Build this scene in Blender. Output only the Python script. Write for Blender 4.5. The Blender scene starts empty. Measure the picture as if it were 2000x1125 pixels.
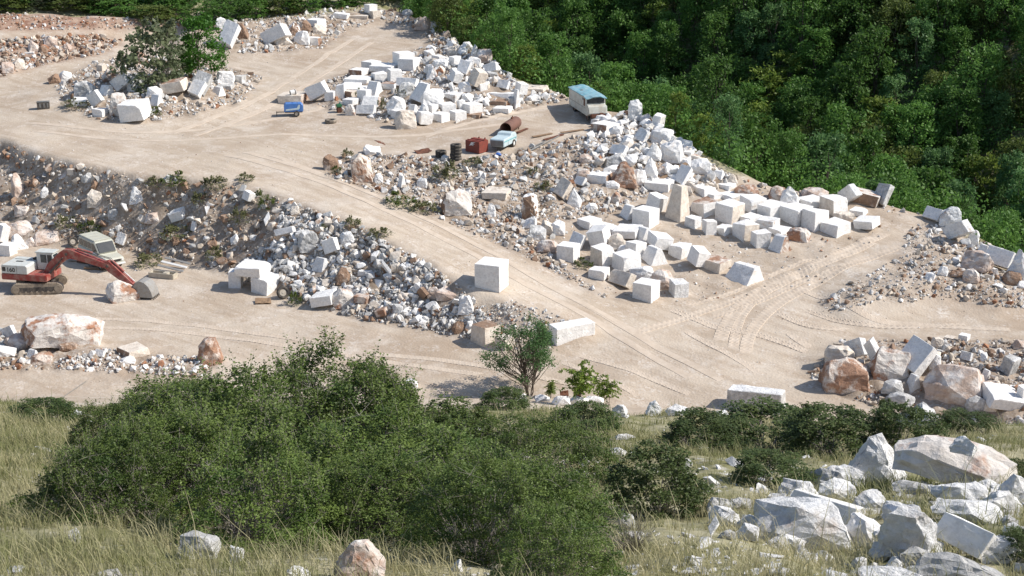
import bpy, bmesh, math, random
import numpy as np
from mathutils import Vector, Matrix, noise, geometry
R = math.radians
random.seed(7); rng = np.random.default_rng(11)
SC = bpy.context.scene
COL = SC.collection

# ------------------------------------------------------------------ camera, sky, sun, exposure
CAM_H = 36.0; PITCH = R(18.0); FPX = 2000 * 50 / 36.0
cam_d = bpy.data.cameras.new("camera"); cam_d.lens = 50; cam_d.sensor_width = 36
cam_d.clip_start = 0.5; cam_d.clip_end = 3000
cam = bpy.data.objects.new("camera", cam_d); COL.objects.link(cam)
cam.location = (0, 0, CAM_H); cam.rotation_euler = (R(90) - PITCH, 0, 0)
SC.camera = cam
SUN_EL, SUN_AZ = R(42), R(93)          # azimuth clockwise from +Y (the viewing direction): from the right
w = bpy.data.worlds.new("World"); SC.world = w; w.use_nodes = True
wn = w.node_tree.nodes; wl = w.node_tree.links
sky = wn.new("ShaderNodeTexSky"); sky.sky_type = 'NISHITA'; sky.sun_disc = False
sky.sun_elevation = SUN_EL; sky.sun_rotation = SUN_AZ; sky.altitude = 400; sky.dust_density = 1.2
wl.new(sky.outputs[0], wn["Background"].inputs[0]); wn["Background"].inputs[1].default_value = 0.115
sd = bpy.data.lights.new("sun", 'SUN'); sd.energy = 4.2; sd.angle = R(0.5); sd.color = (1.0, 0.95, 0.88)
sun = bpy.data.objects.new("sun", sd); COL.objects.link(sun)
sv = Vector((math.sin(SUN_AZ) * math.cos(SUN_EL), math.cos(SUN_AZ) * math.cos(SUN_EL), math.sin(SUN_EL)))
sun.rotation_euler = sv.to_track_quat('Z', 'Y').to_euler(); sun.location = (60, 100, 90)
vs = SC.view_settings; vs.view_transform = 'Standard'; vs.look = 'None'; vs.gamma = 1; vs.exposure = 0.42
vs.use_curve_mapping = False

# ------------------------------------------------------------------ picture geometry helpers
cp, sp = math.cos(PITCH), math.sin(PITCH)
def ray(u, v):
    X = (np.asarray(u, float) - 1000) / FPX; Y = (562.5 - np.asarray(v, float)) / FPX
    return X, cp + Y * sp, -sp + Y * cp          # world direction, y forward
def P(u, v, z):
    x, y, d = ray(u, v); t = (z - CAM_H) / d
    return float(x * t), float(y * t), float(z)
def PD(u, v, D):
    x, y, d = ray(u, v); n = math.sqrt(x * x + y * y + d * d); t = D / n
    return float(x * t), float(y * t), float(CAM_H + d * t)
def proj(x, y, z):
    dz = z - CAM_H
    f = y * cp - dz * sp; up = y * sp + dz * cp
    f = np.maximum(f, 1e-3)
    return 1000 + FPX * x / f, 562.5 - FPX * up / f

# ------------------------------------------------------------------ terrain: survey points, triangulated
pts = []
def line(rows, mode='z', step=2.5):
    q = [(P if mode == 'z' else PD)(*r) for r in rows]
    for a, b in zip(q[:-1], q[1:]):
        n = max(1, int(math.dist(a[:2], b[:2]) / step))
        for i in range(n):
            t = i / n; pts.append(tuple(a[k] + (b[k] - a[k]) * t for k in range(3)))
    pts.append(q[-1])
def spots(rows, mode='z'):
    for r in rows: pts.append((P if mode == 'z' else PD)(*r))
# red soil bank and hillside top left
line([(-1200,0,190),(-600,10,190),(0,20,190),(120,24,190),(250,30,189),(330,36,188),(430,40,187)], 'd')
line([(-1200,75,10.8),(-600,70,11.0),(0,59,11.3),(100,53,11.3),(200,53,11.2),(300,54,11.0),(420,58,10.9)])
spots([(-1200,-60,215),(-600,-60,215),(0,-60,215),(250,-60,215),(450,-40,220),(650,-30,228),(850,-10,232),(-1200,-200,260),(-600,-200,260),(0,-200,260),(450,-170,262),(800,-150,270)], 'd')
# ridge of brown stones by the upper track
line([(-300,95,11.3),(0,88,11.5),(100,78,11.6),(180,76,11.2)]); line([(-300,160,9.2),(0,142,9.4),(100,122,9.7),(200,103,10.1)])
spots([(0,70,10.9),(150,66,10.9),(240,80,10.6),(330,75,10.5)])
# island mound
spots([(200,180,9.0),(250,165,9.5),(320,165,9.9),(380,165,9.9),(430,165,9.3)])
line([(120,150,9.0),(110,195,8.3),(150,228,7.8),(260,242,7.5),(330,232,7.7),(400,218,7.9),(480,190,8.2),(510,155,8.7),(440,118,9.4),(340,100,9.9),(250,108,9.8),(120,150,9.0)])
# terrace and haul road
spots([(-400,230,7.6),(-200,200,8.0),(0,200,8.0),(40,170,8.5),(0,240,7.4),(100,260,7.2),(300,265,7.0),(450,245,7.1),(550,205,7.7),(600,245,7.1),(520,160,8.5),(500,120,9.3),(600,95,9.8),(700,72,10.2),(750,55,10.6),(820,80,10.0),(640,150,8.8),(700,110,9.5),(60,245,7.4),(520,280,6.9),(620,270,6.8)])
RIM = [(400,30,12.6),(520,42,11.6),(600,36,11.9),(700,24,12.2),(760,20,12.2),(830,30,11.8),(870,70,10.8),(920,95,10.4),(960,122,9.9),(1010,165,9.0),(1060,182,8.5),(1110,186,8.2),(1180,212,7.7),(1250,222,7.7),(1300,250,7.3),(1350,300,6.3),(1440,355,4.6),(1580,374,3.9),(1680,384,3.7),(1760,404,3.3),(1850,425,2.9),(1900,452,2.6),(1960,488,2.0),(2010,535,1.4),(2120,600,0.4),(2400,700,-1.2),(3300,840,-2)]
line(RIM)
line([(440,95,10.3),(540,92,10.3),(630,70,10.5),(700,50,10.8),(800,45,11.0),(840,70,10.4)])
# upper pile mound
spots([(900,125,10.6),(950,150,10.0),(820,150,9.7),(870,185,8.9),(760,160,9.2),(980,185,8.6),(700,175,8.7),(640,190,8.2)])
line([(560,195,7.9),(670,222,7.4),(780,247,7.1),(880,238,7.2),(940,226,7.3),(1010,215,7.4),(1090,200,7.7)])
spots([(740,128,9.2),(800,106,9.7),(860,100,9.9)])
# second terrace
spots([(650,275,6.7),(800,285,6.5),(900,262,6.9),(1000,235,7.2),(1100,240,7.0),(1170,240,7.0),(1100,215,7.4),(960,285,6.7)])
line([(640,306,6.4),(720,298,6.5),(800,306,6.4),(900,312,6.3),(1000,302,6.4),(1070,278,6.7),(1150,262,6.9),(1180,245,7.0)])
line([(560,312,6.5),(640,345,5.9),(760,385,5.1),(870,432,4.0),(960,472,3.2),(1050,512,2.5),(1120,552,1.8),(1180,584,1.3)])
spots([(720,340,5.9),(830,370,5.0),(930,420,4.0),(900,352,5.3),(1000,370,5.1),(1100,330,5.9),(1150,305,6.4),(1230,290,6.8),(1280,300,6.6),(1200,335,5.7),(1100,400,4.3),(1030,410,4.0),(1320,350,4.9),(1250,382,4.2),(1180,412,3.7),(1010,450,3.4),(1090,470,2.8)])
# block yard
spots([(1200,480,2.6),(1250,440,3.2),(1400,480,2.3),(1300,580,1.0),(1500,500,2.0),(1450,570,1.0),(1600,470,2.4),(1700,440,2.8),(1550,405,3.4),(1400,392,3.8),(1150,500,2.3),(1240,560,1.2),(1350,430,3.1),(1750,470,2.3)])
# road surface down the ramp, left edge = top of the quarry face
line([(-1200,150,9.0),(-500,205,7.9),(-200,240,7.4),(0,272,7.1),(60,298,6.9),(150,320,6.8),(250,340,6.6),(350,346,6.5),(480,362,6.2),(560,386,5.8),(620,406,5.5),(700,436,5.0),(780,480,4.2),(850,520,3.5),(910,556,2.9),(1000,592,2.2),(1080,612,1.7),(1160,652,.7)])
line([(450,320,6.6),(600,345,6.0),(700,400,5.3),(800,440,4.5),(900,490,3.6),(1000,545,2.5),(1100,595,1.6),(1200,635,.8)], step=4)
line([(-1200,480,.4),(-500,470,.6),(0,462,.8),(60,470,.7),(150,480,.6),(260,490,.5),(350,512,.4),(440,532,.3),(540,576,.1),(620,602,0),(720,627,0),(820,642,0),(920,662,0),(990,682,0),(1090,686,0),(1170,664,.3)])
spots([(640,520,2.2),(720,540,2.1),(800,570,1.8),(860,600,1.3),(960,620,1.2),(1040,650,.8),(560,480,3.2)])
for u_, v_, z_ in ((-500,205,7.9),(-200,240,7.4),(-100,256,7.25),(0,272,7.1),(30,285,7.0),(60,298,6.9),(105,309,6.85),(150,320,6.8),(200,330,6.7),(250,340,6.6),(300,343,6.55),(350,346,6.5)):
    x, y, z = P(u_, v_, z_); pts.append((x, y - .6, z - 1.7))
# quarry floor
spots([(-300,560,.2),(0,540,.2),(150,560,.1),(300,600,0),(0,620,0),(200,620,0),(400,640,0),(700,690,-.1),(1000,725,-.2),(1250,700,-.1),(1400,640,.3),(1500,600,.7),(1600,560,1.1),(1700,500,1.9),(1600,620,.4),(1800,620,.3),(1950,625,.2),(2200,660,.0),(1700,650,0),(1550,700,-.3),(1550,780,-.6),(1640,790,-.6),(1400,760,-.4),(1200,770,-.4),(1300,610,.7)])
spots([(1650,578,1.5),(1750,555,2.0),(1850,540,2.1),(1930,560,1.8),(1680,530,1.8),(1820,480,2.4)])
line([(1640,662,.1),(1750,655,.1),(1850,655,.1),(2000,660,.2),(2200,670,.2)]); spots([(1680,705,.5),(1760,705,1.0),(1870,690,1.1),(2000,700,1.2),(2150,715,1.2),(1900,750,.6),(2000,780,.6)])
line([(1600,765,-.5),(1750,790,-.5),(1900,815,-.5),(2050,835,-.4),(2250,850,-.3)])
spots([(-300,650,.5),(0,655,.6),(100,664,.6),(200,690,.3),(300,700,.1),(400,705,0)]); line([(-300,735,-.1),(0,730,-.1),(250,735,-.2),(400,740,-.2)])
line([(-1300,760,-.2),(-500,760,-.2),(0,776,-.3),(250,772,-.3),(500,772,-.4),(800,775,-.5),(1000,778,-.6),(1300,800,-.8),(1500,815,-.9),(1700,822,-.9),(1900,840,-.8),(2300,870,-.7),(3300,900,-.8)])
# near hillside below the camera
for uu in (-1300,-700,-300,0,200,400,600,800,1000,1200,1400,1600,1800,2000,2300,2700,3300):
    k = 25 * max(0, min(1, (uu - 1150) / 500)); j = -12 * max(0, min(1, (250 - uu) / 250))
    for v, D in ((800,52),(826,45),(850,40),(900,32),(950,26.5),(1000,22.5),(1060,19),(1125,16.5),(1220,13.5),(1400,10),(1800,7)):
        kk = (k + j) * max(0, (1 - (v - 800) / 150.0)) + 0
        pts.append(PD(uu, v + kk, D * (1 + .03 * math.sin(uu * .011 + v * .02))))
    x, y, z = PD(uu, 806 + k + j, 58); pts.append((x, y, z - 1.2))
# valley beyond the rim and the wooded hillside opposite
for uu, D, z in ((880,232,3),(950,222,0),(1050,200,-2),(1150,188,-4),(1300,172,-6),(1450,160,-7),(1600,152,-7),(1800,146,-8),(2000,138,-9),(2300,128,-9),(2700,118,-9),(3300,112,-10)):
    x0 = (uu - 1000) / FPX; n = math.hypot(x0, 1)
    for dd, dz in ((0,0),(18,8),(45,25),(90,52),(180,80),(300,95)):
        pts.append(((D + dd) * x0 / n, (D + dd) / n, z + dz))
for uu, D, z in ((-600,330,80),(0,330,70),(400,330,70),(700,330,70)):
    x0 = (uu - 1000) / FPX; n = math.hypot(x0, 1); pts.append((D * x0 / n, D / n, z))
pts = [p for p in pts]
# polar grid
AZ = np.radians(np.linspace(-40, 40, 630))
DH = np.concatenate([np.geomspace(3, 60, 160)[:-1], np.linspace(60, 86, 50)[:-1], np.arange(86, 175, .33), np.linspace(175, 230, 110)[1:], np.geomspace(231, 380, 50)])
GX = np.sin(AZ)[:, None] * DH[None]; GY = np.cos(AZ)[:, None] * DH[None]
out = geometry.delaunay_2d_cdt([Vector(p[:2]) for p in pts], [], [], 0, 1e-3)
tv = np.array([v[:] for v in out[0]]); tz = np.array([pts[o[0]][2] if o else 0 for o in out[3]])
GZ = np.full(GX.shape, np.nan)
taz = np.arctan2(tv[:, 0], tv[:, 1]); td = np.hypot(tv[:, 0], tv[:, 1])
for f in out[2]:
    f = list(f)
    if len(f) != 3: continue
    a0, a1 = np.searchsorted(AZ, taz[f].min() - 1e-6), np.searchsorted(AZ, taz[f].max() + 1e-6)
    d0, d1 = np.searchsorted(DH, td[f].min() * .97 - 3), np.searchsorted(DH, td[f].max() + 1e-6)
    if a1 <= a0 or d1 <= d0: continue
    X = GX[a0:a1, d0:d1]; Y = GY[a0:a1, d0:d1]
    (xa, ya), (xb, yb), (xc, yc) = tv[f]
    det = (yb - yc) * (xa - xc) + (xc - xb) * (ya - yc)
    if abs(det) < 1e-9: continue
    l1 = ((yb - yc) * (X - xc) + (xc - xb) * (Y - yc)) / det; l2 = ((yc - ya) * (X - xc) + (xa - xc) * (Y - yc)) / det; l3 = 1 - l1 - l2
    m = (l1 >= -1e-6) & (l2 >= -1e-6) & (l3 >= -1e-6)
    GZ[a0:a1, d0:d1][m] = (l1 * tz[f[0]] + l2 * tz[f[1]] + l3 * tz[f[2]])[m]
for i in range(1, DH.size):      # holes outside the hull take their nearer neighbour's height
    bad = np.isnan(GZ[:, i]); GZ[bad, i] = GZ[bad, i - 1]
for i in range(DH.size - 2, -1, -1):
    bad = np.isnan(GZ[:, i]); GZ[bad, i] = GZ[bad, i + 1]
def blur(A, n):
    for _ in range(n):
        B = A.copy(); B[1:-1] = .25 * A[:-2] + .5 * A[1:-1] + .25 * A[2:]; A = B
        B = A.copy(); B[:, 1:-1] = .25 * A[:, :-2] + .5 * A[:, 1:-1] + .25 * A[:, 2:]; A = B
    return A
GZ = blur(GZ, 5)
def vnoise(x, y, seed=0):
    xi = np.floor(x).astype(np.int64); yi = np.floor(y).astype(np.int64); fx = x - xi; fy = y - yi
    fx = fx * fx * (3 - 2 * fx); fy = fy * fy * (3 - 2 * fy)
    def h(a, b):
        n = (a * 374761393 + b * 668265263 + seed * 974711) & 0x7fffffff
        n = ((n ^ (n >> 13)) * 1274126177) & 0x7fffffff
        return ((n ^ (n >> 16)) & 0xffff) / 65535.0
    return (h(xi, yi) * (1 - fx) + h(xi + 1, yi) * fx) * (1 - fy) + (h(xi, yi + 1) * (1 - fx) + h(xi + 1, yi + 1) * fx) * fy - .5
def fbm(x, y, s, o=4, seed=0):
    r = 0; a = 1
    for k in range(o):
        r = r + a * vnoise(x * s, y * s, seed + k); s *= 2.1; a *= .5
    return r
def inpoly(u, v, poly):
    c = np.zeros(np.shape(u), bool); n = len(poly)
    for i in range(n):
        (x1, y1), (x2, y2) = poly[i], poly[(i + 1) % n]
        if y1 == y2: continue
        c ^= ((y1 > v) != (y2 > v)) & (u < (x2 - x1) * (v - y1) / (y2 - y1) + x1)
    return c
POLY = {
 'face': [(-400,235),(0,276),(60,302),(150,324),(260,345),(480,366),(620,412),(700,442),(780,486),(850,526),(900,562),(935,600),(990,682),(930,665),(820,642),(720,627),(620,602),(540,577),(440,532),(350,512),(260,490),(150,480),(60,470),(0,470),(-400,470)],
 'bank': [(630,312),(720,298),(900,313),(1070,280),(1150,262),(1185,225),(1250,220),(1330,290),(1440,350),(1400,375),(1260,385),(1190,420),(1085,430),(1075,500),(1190,586),(1120,552),(1050,512),(960,472),(870,432),(760,385),(640,345)],
 'pile': [(560,195),(650,150),(760,120),(800,100),(870,80),(960,120),(1020,170),(1110,180),(1110,195),(1000,220),(900,240),(780,247),(670,218)],
 'top': [(425,45),(520,30),(700,15),(860,25),(905,110),(850,100),(830,62),(740,40),(680,60),(630,95),(540,102),(440,105)],
 'island': [(105,160),(190,120),(260,108),(440,130),(515,150),(480,195),(380,225),(270,240),(180,232),(125,205)],
 'ridge': [(-200,85),(0,78),(180,66),(245,80),(200,105),(100,124),(0,150),(-200,165)],
 'soil': [(-300,22),(0,26),(300,38),(420,40),(420,58),(300,56),(0,60),(-300,66)],
 'spoil': [(1600,590),(1680,545),(1760,500),(1780,440),(1850,425),(1900,452),(2010,535),(2200,620),(2000,605),(1850,585),(1700,592),(1620,612)],
 'front': [(1580,735),(1640,665),(2250,665),(2250,850),(1950,842),(1760,805),(1640,775)],
 'leftridge': [(-200,640),(0,645),(60,650),(250,690),(430,700),(400,738),(250,728),(100,722),(-200,722)],
 'shoulder': [(930,600),(1000,588),(1090,615),(1160,650),(1150,680),(1000,684)],
 'yard': [(1085,440),(1190,420),(1300,385),(1440,365),(1700,385),(1770,420),(1600,560),(1300,600),(1190,586),(1085,500)],
}
pu, pv = proj(GX, GY, GZ)
rimu = np.array([r[0] for r in RIM]); rimd = np.array([math.hypot(*P(*r)[:2]) for r in RIM])
UU = 1000 + FPX * np.tan(AZ)            # u of each grid column at the picture's middle height (near enough)
RIMD = np.interp(UU, rimu * .97 + 30, rimd)
quarry = (DH[None] > 84) & (DH[None] < RIMD[:, None] + 1.5)
ZR = np.zeros(GX.shape); ZB = np.zeros(GX.shape)
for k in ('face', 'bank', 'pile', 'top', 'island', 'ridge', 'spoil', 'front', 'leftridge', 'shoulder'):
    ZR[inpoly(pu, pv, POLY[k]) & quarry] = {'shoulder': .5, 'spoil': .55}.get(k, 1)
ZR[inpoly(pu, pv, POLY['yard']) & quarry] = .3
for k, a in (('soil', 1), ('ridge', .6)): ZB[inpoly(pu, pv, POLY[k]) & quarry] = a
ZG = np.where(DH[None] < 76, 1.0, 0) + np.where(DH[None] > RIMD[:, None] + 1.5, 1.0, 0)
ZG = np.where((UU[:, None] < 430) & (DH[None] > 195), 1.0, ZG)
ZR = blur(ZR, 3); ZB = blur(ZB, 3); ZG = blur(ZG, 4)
near = (DH[None] < 70)
GZ = GZ + (ZR * .55 * fbm(GX, GY, .9, 3, 3) + .10 * fbm(GX, GY, .35, 3, 5) + 0) * ~near + near * (.35 * fbm(GX, GY, .5, 4, 9))
def hgt(x, y):
    az = np.arctan2(x, y); d = np.hypot(x, y)
    a = np.clip((az - AZ[0]) / (AZ[1] - AZ[0]), 0, AZ.size - 1.001); ai = a.astype(int); fa = a - ai
    di = np.clip(np.searchsorted(DH, d) - 1, 0, DH.size - 2); fd = np.clip((d - DH[di]) / (DH[di + 1] - DH[di]), 0, 1)
    return (GZ[ai, di] * (1 - fa) + GZ[ai + 1, di] * fa) * (1 - fd) + (GZ[ai, di + 1] * (1 - fa) + GZ[ai + 1, di + 1] * fa) * fd
def hz(x, y): return float(hgt(np.array([x]), np.array([y]))[0])
def hit(u, v, lift=0.0, dmin=5.0):
    """world points where the sight lines through (u, v) meet the ground"""
    u = np.atleast_1d(np.asarray(u, float)); v = np.atleast_1d(np.asarray(v, float))
    x, y, d = ray(u, v); h = np.hypot(x, y); t = d / h
    az = np.arctan2(x, y); a = np.clip((az - AZ[0]) / (AZ[1] - AZ[0]), 0, AZ.size - 1.001); ai = a.astype(int); fa = (a - ai)[:, None]
    prof = GZ[ai] * (1 - fa) + GZ[ai + 1] * fa + lift
    below = (prof >= CAM_H + DH[None] * t[:, None]) & (DH[None] > dmin)
    i = np.clip(np.argmax(below, 1), 1, DH.size - 1); r = np.arange(u.size)
    g0 = CAM_H + DH[i - 1] * t - prof[r, i - 1]; g1 = CAM_H + DH[i] * t - prof[r, i]
    f = np.clip(g0 / np.maximum(g0 - g1, 1e-6), 0, 1); D = DH[i - 1] + (DH[i] - DH[i - 1]) * f
    ok = below.any(1)
    return np.sin(az) * D, np.cos(az) * D, CAM_H + D * t, ok
def hit1(u, v, lift=0.0):
    x, y, z, ok = hit(u, v, lift); return Vector((x[0], y[0], z[0]))
def ppm(p): return FPX / (p.y * cp - (p.z - CAM_H) * sp)

# ------------------------------------------------------------------ materials
def mat(name):
    m = bpy.data.materials.new(name); m.use_nodes = True
    nt = m.node_tree; return m, nt, nt.nodes["Principled BSDF"]
def N(nt, t, **k):
    n = nt.nodes.new("ShaderNode" + t)
    for a, b in k.items():
        if a in n.inputs and not hasattr(n, a): n.inputs[a].default_value = b
        else: setattr(n, a, b)
    return n
def L(nt, a, b): nt.links.new(a, b)
def noise_n(nt, vec, scale, detail=4, rough=.55):
    n = N(nt, "TexNoise"); n.inputs["Scale"].default_value = scale; n.inputs["Detail"].default_value = detail; n.inputs["Roughness"].default_value = rough
    if vec is not None: L(nt, vec, n.inputs["Vector"])
    return n.outputs["Fac"]
def ramp(nt, fac, stops):
    r = N(nt, "ValToRGB"); e = r.color_ramp.elements
    while len(e) < len(stops): e.new(.5)
    for i, (p, c) in enumerate(stops):
        e[i].position = p; e[i].color = (*c, 1) if not isinstance(c, (int, float)) else (c, c, c, 1)
    L(nt, fac, r.inputs[0]); return r.outputs[0]
def mix(nt, fac, a, b, mode='MIX'):
    m = N(nt, "Mix", data_type='RGBA', blend_type=mode)
    for s, i in ((fac, 0), (a, 6), (b, 7)):
        if hasattr(s, 'links') or hasattr(s, 'is_linked'): L(nt, s, m.inputs[i])
        elif isinstance(s, (int, float)): m.inputs[i].default_value = s
        else: m.inputs[i].default_value = (*s, 1)
    return m.outputs[2]
def bump(nt, b, h, strength, dist):
    n = N(nt, "Bump"); n.inputs["Strength"].default_value = strength; n.inputs["Distance"].default_value = dist
    L(nt, h, n.inputs["Height"]); L(nt, n.outputs[0], b.inputs["Normal"])
def math_n(nt, op, a, b):
    n = N(nt, "Math", operation=op)
    for s, i in ((a, 0), (b, 1)):
        if isinstance(s, (int, float)): n.inputs[i].default_value = s
        else: L(nt, s, n.inputs[i])
    return n.outputs[0]
def rock_mat(name, base, gray, patch, lo, hi, scale=.9, bstr=.5):
    m, nt, b = mat(name)
    tc = N(nt, "TexCoord"); oi = N(nt, "ObjectInfo"); mul = math_n(nt, 'MULTIPLY', oi.outputs["Random"], 57.0)
    va = N(nt, "VectorMath", operation='ADD'); L(nt, tc.outputs["Object"], va.inputs[0]); L(nt, mul, va.inputs[1]); v = va.outputs[0]
    c = mix(nt, ramp(nt, noise_n(nt, v, scale * 2.2, 7, .65), [(.38, 0), (.68, 1)]), base, gray)
    c = mix(nt, ramp(nt, noise_n(nt, v, scale, 6, .68), [(lo, 0), (hi, 1)]), c, patch)
    dk = ramp(nt, noise_n(nt, v, 6, 7, .75), [(.30, .74), (.55, 1)])
    c = mix(nt, 1.0, c, dk, 'MULTIPLY')
    L(nt, c, b.inputs["Base Color"]); b.inputs["Roughness"].default_value = .85; b.inputs["Specular IOR Level"].default_value = .25
    bump(nt, b, noise_n(nt, v, 4.5, 8, .7), bstr, .12)
    return m
W_ = (.80, .78, .74); RU = (.37, .19, .115); BR = (.30, .20, .135)
M = {
 'w': rock_mat('white_marble', (.87, .85, .82), (.75, .735, .71), (.62, .51, .41), .60, .78, .8, .5),
 'c': rock_mat('cream_marble', (.75, .68, .59), (.56, .48, .40), (.42, .28, .18), .62, .78),
 'g': rock_mat('weathered_marble', (.58, .57, .55), (.33, .325, .31), (.74, .73, .71), .50, .62, 1.2, .8),
 'r': rock_mat('rusty_rock', (.40, .235, .155), (.27, .16, .11), (.68, .61, .54), .47, .60, 1.1, .9),
 'm': rock_mat('stained_marble', (.72, .68, .63), (.56, .50, .44), RU, .52, .62, .7, .6),
 'p': rock_mat('pink_rock', (.60, .48, .40), (.46, .34, .27), (.74, .69, .64), .46, .62, 1.0, .8),
 'b': rock_mat('brown_rock', (.34, .22, .15), (.24, .16, .11), (.55, .47, .40), .55, .66, 1.0, .8),
 'h': rock_mat('hillside_limestone', (.86, .855, .84), (.62, .61, .60), (.46, .35, .26), .60, .74, .8, 1.0),
}
def plain(name, col, rough=.5, metal=0.0, dirt=None, amt=.5, sc=3.0, spec=.5, bstr=0):
    m, nt, b = mat(name); tc = N(nt, "TexCoord"); v = tc.outputs["Object"]
    c = mix(nt, ramp(nt, noise_n(nt, v, sc, 6, .7), [(.42, 0), (.7, amt)]), col, dirt or tuple(x * .6 for x in col))
    L(nt, c, b.inputs["Base Color"]); b.inputs["Roughness"].default_value = rough; b.inputs["Metallic"].default_value = metal
    b.inputs["Specular IOR Level"].default_value = spec
    if bstr: bump(nt, b, noise_n(nt, v, sc * 3, 6, .7), bstr, .03)
    return m
DUST = (.42, .35, .27)
M.update({
 'red': plain('red_paint', (.27, .035, .028), .55, 0, DUST, .55, 2.2), 'cabwhite': plain('grey_white_paint', (.55, .58, .56), .5, 0, DUST, .5),
 'track': plain('dusty_track_steel', (.30, .25, .19), .8, 0, (.14, .11, .085), .8, 4), 'dark': plain('dark_steel', (.045, .04, .037), .7, 0, DUST, .3),
 'steel': plain('worn_steel', (.34, .335, .32), .55, .3, (.25, .2, .15), .7, 5), 'chrome': plain('piston_steel', (.5, .5, .5), .3, .8),
 'glass': plain('dark_glass', (.03, .037, .042), .12, 0, (.1, .1, .1), .3), 'black': plain('black_paint', (.015, .015, .016), .5, 0, DUST, .15),
 'van': plain('pale_green_paint', (.50, .50, .42), .5, 0, (.4, .36, .28), .55, 2), 'rubber': plain('tyre_rubber', (.022, .021, .021), .85, 0, DUST, .35, 3),
 'rim': plain('wheel_rim', (.42, .38, .32), .6, 0, (.2, .15, .1), .6), 'bus': plain('pale_bus_paint', (.56, .57, .52), .6, 0, (.33, .25, .17), .7, 1.4),
 'busroof': plain('faded_blue_roof', (.17, .36, .43), .6, 0, (.36, .43, .44), .8, 1.6, .3), 'rust': plain('rust', (.155, .066, .04), .85, 0, (.07, .035, .024), .8, 2.5, .3, .3),
 'tank': plain('rusty_tank_paint', (.17, .085, .062), .8, 0, (.1, .05, .035), .7, 1.6), 'blue': plain('blue_paint', (.045, .16, .46), .45, 0, (.2, .3, .45), .4, 2),
 'bluedark': plain('dark_blue_paint', (.02, .05, .2), .5, 0), 'paleblue': plain('pale_blue_paint', (.5, .6, .63), .5, 0, (.3, .36, .36), .5, 2), 'teal': plain('teal_stripe', (.08, .38, .40), .5),
 'boxred': plain('weathered_red_paint', (.24, .048, .03), .65, 0, (.12, .04, .028), .8, 2.2), 'white': plain('white_paint', (.72, .72, .70), .55, 0, DUST, .3),
 'green': plain('green_paint', (.03, .16, .07), .6, 0, (.1, .09, .05), .5), 'grey': plain('grey_metal', (.22, .22, .21), .6, .2, (.12, .1, .08), .6),
 'wood': plain('weathered_plank', (.26, .17, .10), .85, 0, (.17, .11, .07), .8, 4), 'cream': plain('cream_trough', (.52, .47, .38), .7, 0, (.3, .25, .18), .7, 2), 'bluebag': plain('blue_plastic', (.03, .12, .42), .45),
})
def leaf_mat(name, a, b_, trans=.42, hue=.5):
    m, nt, b = mat(name); at = N(nt, "Attribute"); at.attribute_name = 'lv'; oi = N(nt, "ObjectInfo")
    c = mix(nt, at.outputs["Fac"], a, b_)
    k = ramp(nt, oi.outputs["Random"], [(0, .62), (1, 1.35)]); c = mix(nt, hue, c, mix(nt, 1.0, c, k, 'MULTIPLY'))
    L(nt, c, b.inputs["Base Color"]); b.inputs["Roughness"].default_value = .55; b.inputs["Specular IOR Level"].default_value = .3
    tr = N(nt, "BsdfTranslucent"); L(nt, c, tr.inputs[0]); mx = N(nt, "MixShader"); mx.inputs[0].default_value = trans
    o = nt.nodes["Material Output"]; L(nt, b.outputs[0], mx.inputs[1]); L(nt, tr.outputs[0], mx.inputs[2]); L(nt, mx.outputs[0], o.inputs[0])
    return m
M.update({
 'leaf_dark': leaf_mat('dark_foliage', (.045, .105, .02), (.11, .205, .042)), 'leaf_mid': leaf_mat('green_foliage', (.066, .155, .03), (.155, .29, .06)),
 'leaf_blue': leaf_mat('blue_green_foliage', (.066, .155, .052), (.16, .28, .095)), 'leaf_yel': leaf_mat('yellow_green_foliage', (.11, .18, .028), (.24, .31, .06)),
 'leaf_olive': leaf_mat('olive_foliage', (.068, .11, .024), (.17, .21, .055)), 'leaf_grey': leaf_mat('grey_green_foliage', (.10, .135, .07), (.21, .24, .13)),
 'shrub': leaf_mat('shrub_foliage', (.036, .076, .013), (.145, .195, .045), .25, .6), 'bright': leaf_mat('bright_foliage', (.045, .14, .015), (.10, .24, .03), .4),
 'scrub': leaf_mat('scrub_foliage', (.036, .066, .016), (.115, .15, .046), .25, .5),
 'weed': leaf_mat('weed_foliage', (.10, .115, .045), (.22, .22, .10), .3, .2),
 'dry': leaf_mat('dry_grass', (.19, .205, .075), (.50, .45, .27), .4, .1), 'twig': plain('grey_twig', (.26, .23, .20), .9), 'bark': plain('bark', (.11, .085, .065), .9, 0, (.06, .05, .04), .7, 6),
})
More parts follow.
